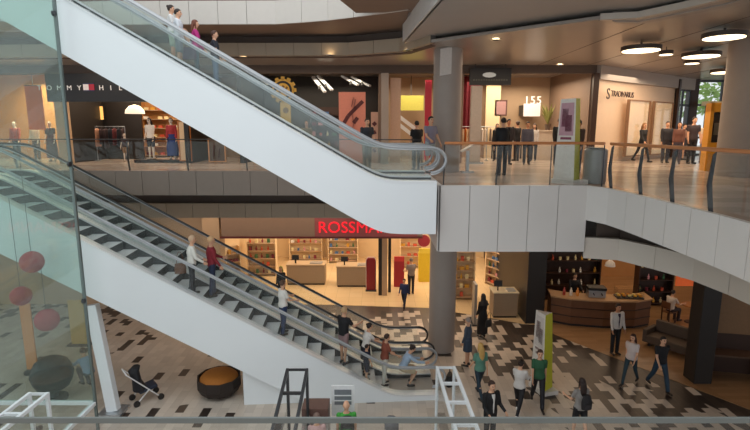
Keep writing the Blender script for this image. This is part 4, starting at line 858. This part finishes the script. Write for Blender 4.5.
# fashion shop right of the column
def fashion():
    for lab, px, py, w, d, h, col in (('white display block behind the group of visitors, fashion shop', 552, 146, 1.25, .7, 1.35, 'd5c3b0'), ('low dark display table with pale folded items, fashion shop', 553, 163, 1.5, .8, .78, '2f2b2b')):
        c = Vector((6.3, 23.4, G2)) if h < 1 else Vector((7.9, 22.9, G2)); t = thing('display_table', lab, 'table', c); b = MB(); b.box(-w/2, 0, h-.06, w/2, d, h); b.build('top', cm(col, .4), t)
        if h > 1: b = MB(); b.box(-w/2+.05, .05, 0, w/2-.05, d-.05, h-.06); b.build('body', cm(col, .5), t)
        else:
            for x in (-w/2+.06, w/2-.06):
                for y in (.06, d-.06): b = MB(); b.box(x-.03, y-.03, 0, x+.03, y+.03, h-.06); b.build('leg', cm(col), t)
            for i in range(4):
                o = MB().box(-.13, -.16, 0, .13, .16, .06).build('folded_garment', cm(('e6dfd6', 'd5c8bd')[i % 2])); o.location = c+Vector((-w/2+.22+i*.35, .35, h+.002)); tag(o, 'pale folded garment on the low dark table, fashion shop', 'garment', 'folded garments on the dark table')
fashion()
c = on(475, 135, 20.6); t = thing('display_column', 'slim pale display column just right of the round column on the gallery', 'column stand', (c.x, 20.6, F2)); b = MB(); b.box(-.22, -.1, .06, .22, .1, 3.1); b.build('body', cm('b5aaa0', .4), t, bevel=.02); b = MB(); b.box(-.34, -.2, 0, .34, .2, .06); b.build('base', M['steel'], t)
c = at(467, 172, G2); t = thing('info_lectern', 'low sloped white reading stand in front of the display column', 'stand', c); b = MB(); b.box(-.05, -.05, 0, .05, .05, .7); b.build('post', M['steel'], t); b = MB(); b.obox((0, 0, .8), (.5, .5, .03), ry=-.55); b.build('board', cm('d8d0c6', .4), t); b = MB(); b.box(-.2, -.2, 0, .2, .2, .03); b.build('base', M['steel'], t)
c = on(501, 108, 24.9); t = thing('framed_picture', 'small dark framed picture on the pale wall of the fashion shop', 'picture', c); b = MB(); b.box(-.3, 0, -.38, .3, .05, .38); b.build('frame', cm('5a3a34'), t); b = MB(); b.box(-.23, -.008, -.31, .23, 0, .31); b.build('picture', cm('a07a78'), t); b = MB(); b.box(-.25, .05, -.3, .25, .72, .3); b.build('wall_bracket', M['dsteel'], t)
c = on(532, 110, 24.6); t = thing('white_panel_sign', 'square white lit panel below the white numerals, fashion shop', 'panel', c); b = MB(); b.box(-.4, 0, -.3, .4, .05, .3); b.build('panel', cm('e6e0dc', .5, emit=.3), t); b = MB(); b.box(-.35, .05, -.25, .35, 1.0, .25); b.build('wall_box', M['dsteel'], t)
b = MB(); b.box(5.4, 24.9, F2, 6.1, 25.0, 10.2); struct(b.build('wall_fashion_pale', M['cream']))
b = MB(); b.box(4.6, 22.6, F2+2.2, 5.2, 22.7, 10.2); 
c = on(475, 98, 22.6); t = thing('curtain', 'deep red curtain behind the black hanging sign', 'curtain', (c.x, 23.3, F2)); b = MB(); pts = [(-.4+i*.05, .04*math.sin(i*1.7)) for i in range(17)]; b.prism(pts+[(x, y+.03) for x, y in pts[::-1]], 1.4, 3.75); b.build('fabric', cm('6e1524'), t); b = MB(); b.cyl((-.5, .02, 3.78), (.5, .02, 3.78), .02); b.build('rod', M['dsteel'], t)
c = on(551, 108, 23.2); t = thing('potted_plant', 'tall leafy plant on the display block behind the visitors, fashion shop', 'plant', Vector((7.9, 23.25, G2+1.351)))
b = MB(); b.lathe([(.1, 0), (.14, .25), (.15, .26)]); b.build('pot', cm('5a4a40'), t, True); b = MB()
for i in range(36):
    a, l, up = random.uniform(0, 6.28), random.uniform(.25, .45), random.uniform(.5, 1.1); p0, p1 = Vector((0, 0, .22)), Vector((math.cos(a)*l, math.sin(a)*l*.8, .22+up)); s = Vector((-math.sin(a), math.cos(a), 0))*.035; mid = p0.lerp(p1, .6)+Vector((0, 0, .1))
    b.add([p0, mid-s, p1, mid+s], [(0, 1, 2, 3)])
b.build('leaves', cm('8a8a4a'), t)
# right-hand shop wall: two lit windows with displays
for s, lab in ((3.2, 'lit shop window with pale figures on the right wall, nearer the bridge'), (5.6, 'lit shop window on the right wall, nearer the street window')):
    t = thing('shop_window', lab, 'shop window', along(s, .3, F2), WA, 'lit windows in the right shop wall')
    b = MB(); b.box(-.95, .02, .25, .95, .06, 2.6); b.build('lit_back', mat('lit_window', hexc('e0bf98'), emit=.25), t)
    b = MB(); [b.box(*q) for q in ((-1, -.05, .2, -.95, .08, 2.65), (.95, -.05, .2, 1, .08, 2.65), (-.95, -.05, 2.6, .95, .08, 2.65), (-.95, -.05, .2, .95, .08, .25))]; b.build('frame', cm('8a6a50'), t)
    b = MB(); b.box(-.94, -.035, .26, .94, -.03, 2.59); b.build('pane', M['glass'], t)
t = thing('striped_awning', 'pale yellow counter canopy in front of the street window', 'canopy', (16.6, 25.2, F2)); b = MB(); b.box(-.2, 0, 2.55, 2.6, .5, 2.75); b.build('canopy', cm('e0cd9a', .5), t)
for x in (-.1, 2.5): b = MB(); b.box(x-.04, .2, 0, x+.04, .28, 2.55); b.build('post', M['dsteel'], t)
# shop farthest left, seen through the lift glass
b = MB(); b.box(-22, 24.2, F2, -12.8, 24.3, 10.2); struct(b.build('wall_left_shop', M['amber']))
mannequin('mannequin in pale coat behind the lift glass, leftmost shop', -14.9, 22.2, G2, R(170), top=('d9c9b0', 'long'), bottom=('5b4a40', 'trousers'))
mannequin('mannequin in dark dress behind the lift glass, between the pale one and the orange banner', -14.1, 22.0, G2, R(185), top=('3a3438', 'short'), bottom=('33303a', 'dress'), fem=True)
mannequin('mannequin in rust red jacket behind the lift glass, far left', -15.9, 22.4, G2, R(175), top=('a8482e', 'long'), bottom=('2a2628', 'trousers'))
c = on(35, 108, 21.4); t = thing('hanging_banner', 'orange hanging banner behind the lift glass, leftmost shop', 'banner', c); b = MB(); b.box(-.35, 0, -.9, .35, .02, .9); b.build('cloth', cm('e0703a', .6), t); b = MB(); b.cyl((-.37, .01, .92), (.37, .01, .92), .02); b.box(-.01, 0, .92, .01, .02, 10.2-c.z); b.build('rod', M['dsteel'], t)
# ------------------------------------------------------------------ people
def pix(p):
    p = Vector(p)-Vector((0, 0, HC)); f = p.y*CP-p.z*SP; return 375+F_*p.x/f, 215-F_*(p.y*SP+p.z*CP)/f
def ride(E, px, v):           # the step under a rider seen at column px
    a0 = .2+(1.0 if E is E4 else .55); best = min(range(40), key=lambda i: abs(pix(E(a0+i*.4, v))[0]-px)); u = a0+best*.4
    w_ = min((-.07, 0, .07), key=lambda q: abs(pix(E(u+q, v))[0]-px)); p, q = E(u, v, .012), E(u+w_, v); return Vector((q.x, q.y, p.z))
def bag(label, loc, rz, col, w=.3, h=.26, d=.12, strap=.3, m=.02):
    t = thing('handbag', label, 'bag', loc, rz); b = MB(); b.rings([((0, 0, 0), (w/2, 0, 0), (0, d/2, 0)), ((0, 0, h*.5), (w/2*1.02, 0, 0), (0, d/2*1.05, 0)), ((0, 0, h), (w/2*.85, 0, 0), (0, d/2*.5, 0))], 14); b.build('body', cm(col, .5), t, True)
    b = MB(); b.tube([(w*.3*math.cos(q/8*math.pi), 0, h*.95+strap*math.sin(q/8*math.pi)) for q in range(9)], .009, 6); b.build('strap', cm(col, .5), t, True)
# lower escalator
RX = R(-80)
person('person in white jacket and dark trousers on the near escalator, brown bag at hip', ride(E2, 194, 1.1), R(-62), 1.68, ('dcdad2', 'long'), ('23242e', 'trousers'), hair=('c9a98a', 'short'), legs=((3, 2), (-3, 3)), arms=((24, 6, 30), (14, 8, 40)), fem=True, lean=4)
person('person in red top beside the white jacket, fair hair, hand on the handrail', ride(E2, 209, .54), R(-62), 1.76, ('8e2733', 'long'), ('2a3550', 'trousers'), hair=('d9b083', 'short'), legs=((4, 3), (-4, 3)), arms=((22, 4, 50), (12, 8, 20)))
p = ride(E2, 194, 1.1); bag('brown shoulder bag at the hip of the white-jacketed rider', p+Vector((-.27, -.1, .66)), R(20), '6b4530', .3, .28, .14, .34)
person('person in white T-shirt and blue jeans on the escalator, hand on the far handrail', ride(E2, 280, .72), R(-50), 1.64, ('e6e2da', 'short'), ('2a3a5e', 'trousers'), hair=('5b4030', 'short'), fem=True, legs=((4, 2), (-4, 5)), arms=((34, 10, 45), (20, 8, 60)))
person('person in black T-shirt and pale checked shorts on the escalator, seen from behind', ride(E2, 345, .8), R(-38), 1.74, ('17171b', 'short'), ('9a7f80', 'shorts'), hair=('c9a57c', 'short'), legs=((2, 2), (-3, 3)), arms=((10, 8, 15), (30, 18, 70)), lean=3)
person('person in white top near the escalator foot, leaning, dark skirt', ride(E2, 364, .62), R(-65), 1.62, ('e9e4de', 'short'), ('22222e', 'skirt'), hair=('241814', 'bun'), fem=True, legs=((2, 2), (-3, 3)), arms=((34, 8, 30), (40, 6, 20)), lean=10)
person('child in dark navy clothes in front of the adult with white trousers, on the escalator', ride(E2, 366, 1.12), R(-60), 1.18, ('1d2238', 'short'), ('2a2c40', 'shorts'), hair=('2a1a12', 'short'), legs=((5, 2), (-5, 4)))
person('person in brown top and white trousers on the lowest escalator steps', ride(E2, 384, .9), R(-70), 1.6, ('8a4a38', 'short'), ('dcd6cc', 'trousers'), hair=('3a261c', 'short'), fem=True, legs=((3, 2), (-3, 3)), arms=((16, 8, 40), (24, 8, 40)), lean=6)
# seated by the escalator foot
c = Vector((.35, 14.12, 0)); p = E2(.72, .7, .012)
person('person in light blue shirt crouching at the escalator foot', p+Vector((-.2, -.1, 0)), R(-80), 1.66, ('a9c0d9', 'long'), ('c9b394', 'shorts'), hair=('2a1c16', 'bun'), fem=True, seat=.64, legs=((82, 100), (70, 98)), arms=((40, 10, 40), (52, 8, 30)), lean=26, nod=22)
bag('black travel bag on the floor beyond the crouching person', Vector((p.x+1.25, p.y+.1, .003)), R(75), '1c1b1d', .42, .34, .26, .2)
# upper escalator
person('person in white top and pale green shorts on the upper escalator, highest rider', ride(E4, 178, .5), R(-75), 1.62, ('e2e0de', 'short'), ('a9b8a4', 'shorts'), hair=('2c1d16', 'bun'), fem=True, arms=((15, 8, 60), (12, 6, 60)))
person('person in white shirt and grey shorts on the upper escalator, second from the top', ride(E4, 183, 1.08), R(-80), 1.62, ('d5d9de', 'short'), ('8a9098', 'shorts'), hair=('241813', 'short'), arms=((12, 6, 20), (14, 6, 30)))
person('person in magenta top on the upper escalator, arm along the handrail', ride(E4, 201, .95), R(-70), 1.6, ('b52a78', 'long'), ('3a5560', 'trousers'), hair=('6b3a26', 'long'), fem=True, arms=((12, 8, 30), (16, 8, 40)))
p = ride(E4, 189, 1.16); bag('dark purple bag beside the magenta-topped rider', p+Vector((.05, -.05, .55)), 0, '4a3350', .36, .3, .16, .3)
person('person in dark top and blue jeans on the upper escalator, lowest rider', ride(E4, 221, .6), R(-80), 1.62, ('2a2c36', 'short'), ('4a6480', 'trousers'), hair=('4a2c20', 'short'), arms=((10, 6, 15), (14, 6, 30)))
# gallery
def gal(label, px, py, face, **k):
    k.setdefault('h', 1.7); return person(label, at(px, py, G2), R(face), k.pop('h'), **k)
person('person in grey checked shirt and pale shorts at the railing by the round column', (1.75, 16.0, G2), R(-150), 1.78, ('8d8a9c', 'short'), ('a3b0b5', 'shorts'), hair=('1f1713', 'short'), arms=((14, 8, 20), (25, 10, 40)))
person('person in black shirt behind the one in the checked shirt, facing the shops', (1.42, 17.2, G2), R(20), 1.66, ('17171a', 'short'), ('2a2a30', 'trousers'), hair=('17120f', 'short'))
person('person in dark shirt and tan trousers at the left gallery railing, before the coral poster', (-.27, 17.1, G2), R(200), 1.74, ('2b2f36', 'short'), ('7d6a5a', 'trousers'), hair=('1f1713', 'short'), arms=((12, 6, 15), (18, 8, 60)))
person('person in black suit with back to the bridge railing, left of the group', (3.85, 15.2, G2), R(15), 1.72, ('15151a', 'long'), ('17171c', 'trousers'), hair=('221712', 'short'))
for i, (px, py, hx, h2, st, fm, face, lab) in enumerate((
        (496, 160, '1d1b20', '222028', 'long', 1, 160, 'person with long dark hair in black at the left end of the shop group'), (507, 157, '2a2428', '1d1c22', 'short', 0, 190, 'person in dark brown top, second in the shop group'),
        (516, 160, '17171c', '26242a', 'bun', 1, 30, 'person in black with a hair bun in the middle of the shop group'), (526, 158, '4a4a58', '22222a', 'short', 0, 170, 'person in slate grey top left of the white display block'),
        (533, 161, 'd0c6c0', '25242a', 'long', 1, 150, 'person in white top in front of the white display block'), (557, 163, '17171a', '1b1b20', 'short', 0, 185, 'person in black in front of the pale wall right of the display block'),
        (567, 163, '1f1d20', '222', 'long', 1, 175, 'person in black jacket with long hair, right end of the shop group'), (576, 170, '4a3830', '2b2422', 'short', 0, 120, 'person in brown jacket left of the pink-postered totem'))):
    gal(lab, px, max(py, 161)+3.6*(i % 2), face, h=1.62+.05*((i*3) % 4), top=(hx, 'long'), bottom=((h2*2)[:6] if len(h2) == 3 else h2, 'trousers'), hair=(('2a1c14', '17110e', '3b2418')[i % 3], st), fem=bool(fm), vox=.016, skin='lm'[i % 2])
gal('person with long fair hair in black walking alone before the right shop wall', 641, 162, 200, top=('1b1a1d', 'long'), bottom=('222026', 'leggings'), hair=('8a6238', 'long'), fem=True, **WALK)
for i, (px, py, hx, h2, b_, st, fm, lab) in enumerate(((664, 163, '2a2a30', '3a3a44', 'trousers', 'short', 0, 'person in dark jacket, leftmost of the crowd by the yellow kiosk'), (676, 164, '6b4438', '4a4450', 'trousers', 'long', 1, 'person in reddish brown top, second of the crowd by the kiosk'),
        (681, 160, 'a07a68', '3a3438', 'skirt', 'bun', 1, 'person in dusty pink top in the middle of the kiosk crowd'), (690, 164, '3b3034', '1d1c20', 'trousers', 'short', 0, 'tall person in dark maroon shirt in the kiosk crowd'), (702, 163, 'd9c6ae', '8d8890', 'trousers', 'short', 0, 'person in cream shirt next to the yellow kiosk'))):
    gal(lab, px, py, (170, 150, 200, 175, 190)[i], h=(1.7, 1.66, 1.62, 1.86, 1.72)[i], top=(hx, 'short' if i > 1 else 'long'), bottom=(h2, b_), hair=(('1f1612', '3a2216', '2a1a12')[i % 3], st), fem=bool(fm), vox=.016)
# ground floor
def gr(label, px, py, face, h=1.7, **k): return person(label, at(px, py, .013), R(face), h, **k)
gr('person in black with yellow-green scarf standing at the shop entrance, left checkout behind', 282, 302, 170, 1.66, top=('1c1a1c', 'long'), bottom=('1f1d20', 'trousers'), hair=('8a8a3a', 'long'), fem=True)
gr('person in light blue shirt crouching behind the lift glass beside the dark globe', 91, 390, 60, 1.64, top=('9fb6d6', 'long'), bottom=('6b6a72', 'trousers'), hair=('5a4030', 'short'), seat=.57, legs=((95, 120), (80, 110)), arms=((50, 8, 40), (50, 8, 40)), lean=20)
gr('child in navy clothes walking out of the cream shop', 404, 308, 160, 1.36, top=('22305a', 'long'), bottom=('1c2338', 'trousers'), hair=('2a1a14', 'short'), **WALK)
gr('person in grey shirt and dark trousers with back turned inside the cream shop', 411, 294, 20, 1.74, top=('8a7d78', 'short'), bottom=('22202a', 'trousers'), hair=('7d7068', 'short'), arms=((10, 8, 70), (12, 8, 70)))
gr('person in long black dress and headscarf at the entrance right of the round column', 482, 337, 30, 1.68, top=('141316', 'long'), bottom=('141316', 'dress'), hair=('121114', 'veil'), fem=True)
p = at(489, 330, .5); bag('black handbag at the side of the long black dress', p+Vector((.0, .1, .1)), R(40), '121214', .34, .26, .14, .28)
gr('person in slate blue top by the round column, bent head', 467, 366, 60, 1.66, top=('4a5666', 'long'), bottom=('39475a', 'skirt'), hair=('a89a90', 'short'), fem=True, nod=20)
gr('blonde person in teal top and dark jeans walking away, centre of the ground floor', 479, 397, 15, 1.7, top=('5a8a78', 'short'), bottom=('1f3340', 'leggings'), hair=('c9a05a', 'long'), fem=True, **WALK2)
gr('person in black suit and white shirt at the right side of the white stall frame', 489, 446, 200, 1.72, top=('17171a', 'long'), bottom=('17171b', 'trousers'), hair=('3a2218', 'short'), coat='d9d6d2', arms=((12, 8, 55), (12, 8, 60)))
gr('person in pale grey top and black trousers walking left of the lime totem', 518, 415, -30, 1.64, top=('d0cbc6', 'long'), bottom=('1b1a1f', 'leggings'), hair=('241812', 'bun'), fem=True, legs=((22, 6), (-26, 30)), arms=((40, 8, 40), (30, 6, 50)), shoes='e6e2dc')
gr('person in dark green top beside the walker in pale grey, nearest the lime totem', 537, 406, 170, 1.74, top=('2a5a3c', 'short'), bottom=('1d1c22', 'trousers'), hair=('4a3024', 'short'), fem=True, **WALK)
gr('person in grey top and black shorts with dark backpack, lower centre right', 578, 440, 10, 1.66, top=('8d8884', 'short'), bottom=('17161a', 'shorts'), hair=('2a1a14', 'long'), fem=True, legs=((10, 4), (-12, 8)), arms=((20, 14, 70), (20, 14, 70)))
p = at(578, 440, .013); t = thing('backpack', 'dark backpack on the back of the person in grey top and shorts', 'bag', p+Vector((.035, -.225, .98)), R(10)); b = MB(); b.rings([((0, 0, 0), (.12, 0, 0), (0, .07, 0)), ((0, -.02, .18), (.14, 0, 0), (0, .09, 0)), ((0, 0, .36), (.09, 0, 0), (0, .05, 0))], 14); bk = b.build('body', cm('221f22'), t, True)
b = MB(); b.rings([((0, -.09, .04), (.09, 0, 0), (0, .03, 0)), ((0, -.1, .16), (.09, 0, 0), (0, .03, 0))], 10); b.build('pocket', cm('2c282b'), bk, True)
gr('person in white shirt and dark tie standing at the edge of the cafe', 614, 354, 190, 1.82, top=('d6cfc8', 'long'), bottom=('1b1a1e', 'trousers'), hair=('2a1a13', 'short'), coat='3a2a3a', skin='m')
gr('person in white T-shirt and jeans with long dark hair walking past the cafe', 629, 384, 130, 1.66, top=('d2c4c0', 'short'), bottom=('243a44', 'leggings'), hair=('3b1f18', 'long'), fem=True, **WALK2)
gr('person in black T-shirt and jeans walking past the cafe, nearer the dark column', 658, 389, 185, 1.72, top=('17161a', 'short'), bottom=('22384a', 'trousers'), hair=('1d1512', 'short'), **WALK)
person('staff member in black behind the cafe counter', mw @ Vector((-.75, 1.55, 0)), R(175), 1.74, ('17161a', 'long'), ('17161a', 'trousers'), hair=('1d1410', 'short'), arms=((35, 8, 40), (30, 8, 50)))
c = at(668, 322, .012); person('cafe guest with dark hair in pale shirt seated at the round table', c+Vector((0.02, 0, 0)), R(-70), 1.7, ('cdbfb4', 'short'), ('3a3034', 'trousers'), hair=('1f1512', 'short'), seat=.56, legs=((84, 84), (84, 86)), arms=((42, 8, 50), (36, 8, 60)), lean=6)
# seated next to the white strut: small child in a pushchair
c = at(146, 400, .0); t = thing('pushchair', 'dark folding pushchair with white handle beside the leaning white strut', 'pushchair', c, R(-50))
b = MB(); b.rings([((0, -.12, .38), (.22, 0, 0), (0, .2, 0)), ((0, -.2, .7), (.22, 0, 0), (0, .12, 0)), ((0, -.26, .98), (.2, 0, 0), (0, .14, 0)), ((0, -.18, 1.1), (.14, 0, 0), (0, .1, 0))], 14); b.build('hood', cm('1b1b20'), t, True)
b = MB(); b.obox((0, .05, .4), (.42, .5, .1), rx=.15); b.build('seat', cm('2a3040'), t, bevel=.03)
for s in (-1, 1):
    b = MB(); b.bar((s*.24, .35, .08), (s*.24, -.5, 1.02), .03, .03); b.build('frame_bar', cm('d9d9d9', .4), t)
    for y in (.35, -.3): b = MB(); b.rings([((s*.24-.02, y, .09), (0, .09, 0), (0, 0, .09)), ((s*.24+.02, y, .09), (0, .09, 0), (0, 0, .09))], 16); b.build('wheel', M['rubber'], t)
    b = MB(); b.bar((s*.24, -.3, .09), (s*.24, .05, .42), .025, .025); b.build('rear_leg', cm('d9d9d9', .4), t)
b = MB(); b.cyl((-.25, -.5, 1.02), (.25, -.5, 1.02), .02); b.build('handle', cm('e6e6e6', .4), t)
# lower edge: sign board, brown box, people partly out of view
c = at(343, 418, 0.0); c = Vector((on(343, 400, 10.9).x, 10.9, 0)); z0 = on(343, 412, 10.9).z
t = thing('notice_board', 'white notice board with grey barred window before the escalator side', 'sign', c); b = MB(); w = .27; b.box(-w, 0, z0-.1, w, .05, on(343, 386, 10.9).z); b.build('board', cm('e9ebec', .4), t)
b = MB(); zt = on(343, 388, 10.9).z
b.box(-.2, -.012, zt-.42, .2, 0, zt-.04, 0)
for i in range(2): b.box(-.2, -.016, zt-.2-i*.13, .2, -.012, zt-.17-i*.13, 1)
b.build('grey_window', [cm('7d8288', .4), cm('e9ebec', .4)], t); b = MB(); b.box(-.03, 0, 0.03, .03, .05, z0-.1); b.build('post', M['steel'], t); b = MB(); b.lathe([(.28, 0), (.26, .03)], n=20); b.build('base', M['steel'], t)
c = Vector((on(316, 410, 10.6).x, 10.6, 0)); zt = on(320, 404, 10.6).z
t = thing('stall_counter', 'brown box counter next to the grey stall frame', 'counter', c); b = MB(); b.box(-.3, -.2, .0, .3, .25, zt-.35); b.build('body', cm('b7b0ab', .5), t); b = MB(); b.box(-.3, -.22, zt-.35, .3, .25, zt); b.build('brown_box', cm('6b5048', .5), t)
gr('person in pinkish top at the brown box counter, bottom edge', 318, 480, 10, 1.6, top=('c9a3a0', 'short'), bottom=('4a4048', 'trousers'), hair=('7a6258', 'short'), fem=True)
c = at(347, 468, 0); person('person in green top with black backpack at the bottom edge before the notice board', c, R(5), 1.66, ('3f9a3a', 'short'), ('2a2c30', 'trousers'), hair=('c9c4b8', 'bald'))
t = thing('backpack', 'black backpack worn over the green top at the bottom edge', 'bag', c+Vector((.03, -.215, 1.0)), 0); b = MB(); b.rings([((0, 0, 0), (.14, 0, 0), (0, .07, 0)), ((0, -.02, .2), (.16, 0, 0), (0, .1, 0)), ((0, 0, .42), (.1, 0, 0), (0, .05, 0))], 14); bk = b.build('body', cm('161618'), t, True)
b = MB(); b.rings([((0, -.1, .05), (.1, 0, 0), (0, .03, 0)), ((0, -.11, .2), (.1, 0, 0), (0, .03, 0))], 10); b.build('pocket', cm('2a5a2a'), bk, True)
c = on(391, 424, 9.2); t = thing('camera_post', 'grey round-headed post at the bottom edge below the escalator foot', 'post', (c.x, 9.2, 0))
b = MB(); b.cyl((0, 0, .03), (0, 0, c.z-.12), .04); b.build('pole', M['dsteel'], t, True); b = MB(); b.lathe([(.2, 0), (.2, .03)], n=20); b.build('base', M['dsteel'], t); b = MB(); b.rings([((-.13, 0, c.z), (0, .1, 0), (0, 0, .1)), ((-.05, 0, c.z+.02), (0, .14, 0), (0, 0, .15)), ((.06, 0, c.z+.02), (0, .14, 0), (0, 0, .15)), ((.15, 0, c.z-.02), (0, .11, 0), (0, 0, .12))], 18); b.build('head', cm('5b5b5e', .5), t, True)

# ------------------------------------------------------------------ light
def area(name, loc, sx, sy, power, col, rx=0, rz=0):
    l = bpy.data.lights.new(name, 'AREA'); l.shape = 'RECTANGLE'; l.size, l.size_y = sx, sy; l.energy = power; l.color = col
    o = bpy.data.objects.new(name, l); C.objects.link(o); o.location = loc; o.rotation_euler = (rx, 0, rz); return o
WARM, CREAM, COOL = (1, .76, .54), (1, .83, .62), (.9, .96, 1)
PW = dict(shop=260, tommy=240, dark=120, fash=280, cafe=85, gal=110, right=330)
area('shop_ceiling_light', (-3, 25, 3.48), 6, 6, PW['shop'], CREAM); area('shop_ceiling_light', (3.3, 25, 3.48), 5, 6, PW['shop'], CREAM)
area('gallery_shop_light', (-10.2, 23, 9.8), 4, 3, PW['tommy'], WARM); area('gallery_shop_light', (-14.5, 22.8, 9.8), 3, 2.4, PW['tommy']*1.7, WARM)
area('gallery_shop_light', (-6.6, 23, 9.8), 1.6, 3, 40, WARM); area('gallery_shop_light', (-2.6, 22.6, 9.8), 4, 2.5, PW['dark'], CREAM)
area('gallery_shop_light', (1.9, 23, 9.8), 2.4, 3, PW['dark'], CREAM); area('gallery_shop_light', (6.2, 23, 9.8), 4, 3.6, PW['fash'], CREAM)
area('gallery_light', (4.5, 18, 10.1), 6, 2, PW['gal'], WARM); area('gallery_light', (12, 20, 9.9), 5, 5, PW['right'], WARM); area('gallery_light', (-6, 19.4, 10.1), 12, 1, PW['gal'], WARM)
area('cafe_light', (10, 20, 4.4), 5, 4, PW['cafe'], (1, .72, .47)); area('cafe_light', (14.5, 15, 4.4), 4, 4, PW['cafe']*.6, (1, .72, .47))
area('cafe_light', (12, 24.3, 4.4), 8, .8, 80, (1, .72, .47)); area('ground_light', (2.5, 18.2, 4.4), 5, 2.5, 110, WARM); area('ground_light', (-5, 19.7, 4.4), 8, 1.2, 70, WARM)  # the cafe one is an unseen wall wash, added to lighten the amber wall
sky = bpy.data.lights.new('skylight', 'AREA'); sky.shape = 'RECTANGLE'; sky.size, sky.size_y = 16, 12; sky.energy = 1500; sky.color = (.93, .97, 1)
o = bpy.data.objects.new('skylight', sky); C.objects.link(o); o.location = (-2, 6, 22); o.rotation_euler = (R(18), 0, 0)
w = bpy.data.worlds.new('world'); bpy.context.scene.world = w; w.use_nodes = True; nt = w.node_tree; bg = nt.nodes['Background']
bg.inputs[0].default_value = (.93, .96, 1, 1); bg.inputs[1].default_value = 1.0
# ------------------------------------------------------------------ camera
cam = bpy.data.cameras.new('camera'); cam.sensor_width = 36; cam.lens = 36*F_/750; cam.clip_end = 200; cam.clip_start = .05
o = bpy.data.objects.new('camera', cam); C.objects.link(o); o.location = (0, 0, HC); o.rotation_euler = (R(90)-PITCH, 0, 0)
s = bpy.context.scene; s.camera = o
s.view_settings.view_transform = 'Standard'; s.view_settings.look = 'None'; s.view_settings.gamma = 1; s.view_settings.exposure = 0
s.cycles.max_bounces = 8; s.cycles.transparent_max_bounces = 24; s.cycles.sample_clamp_indirect = 4
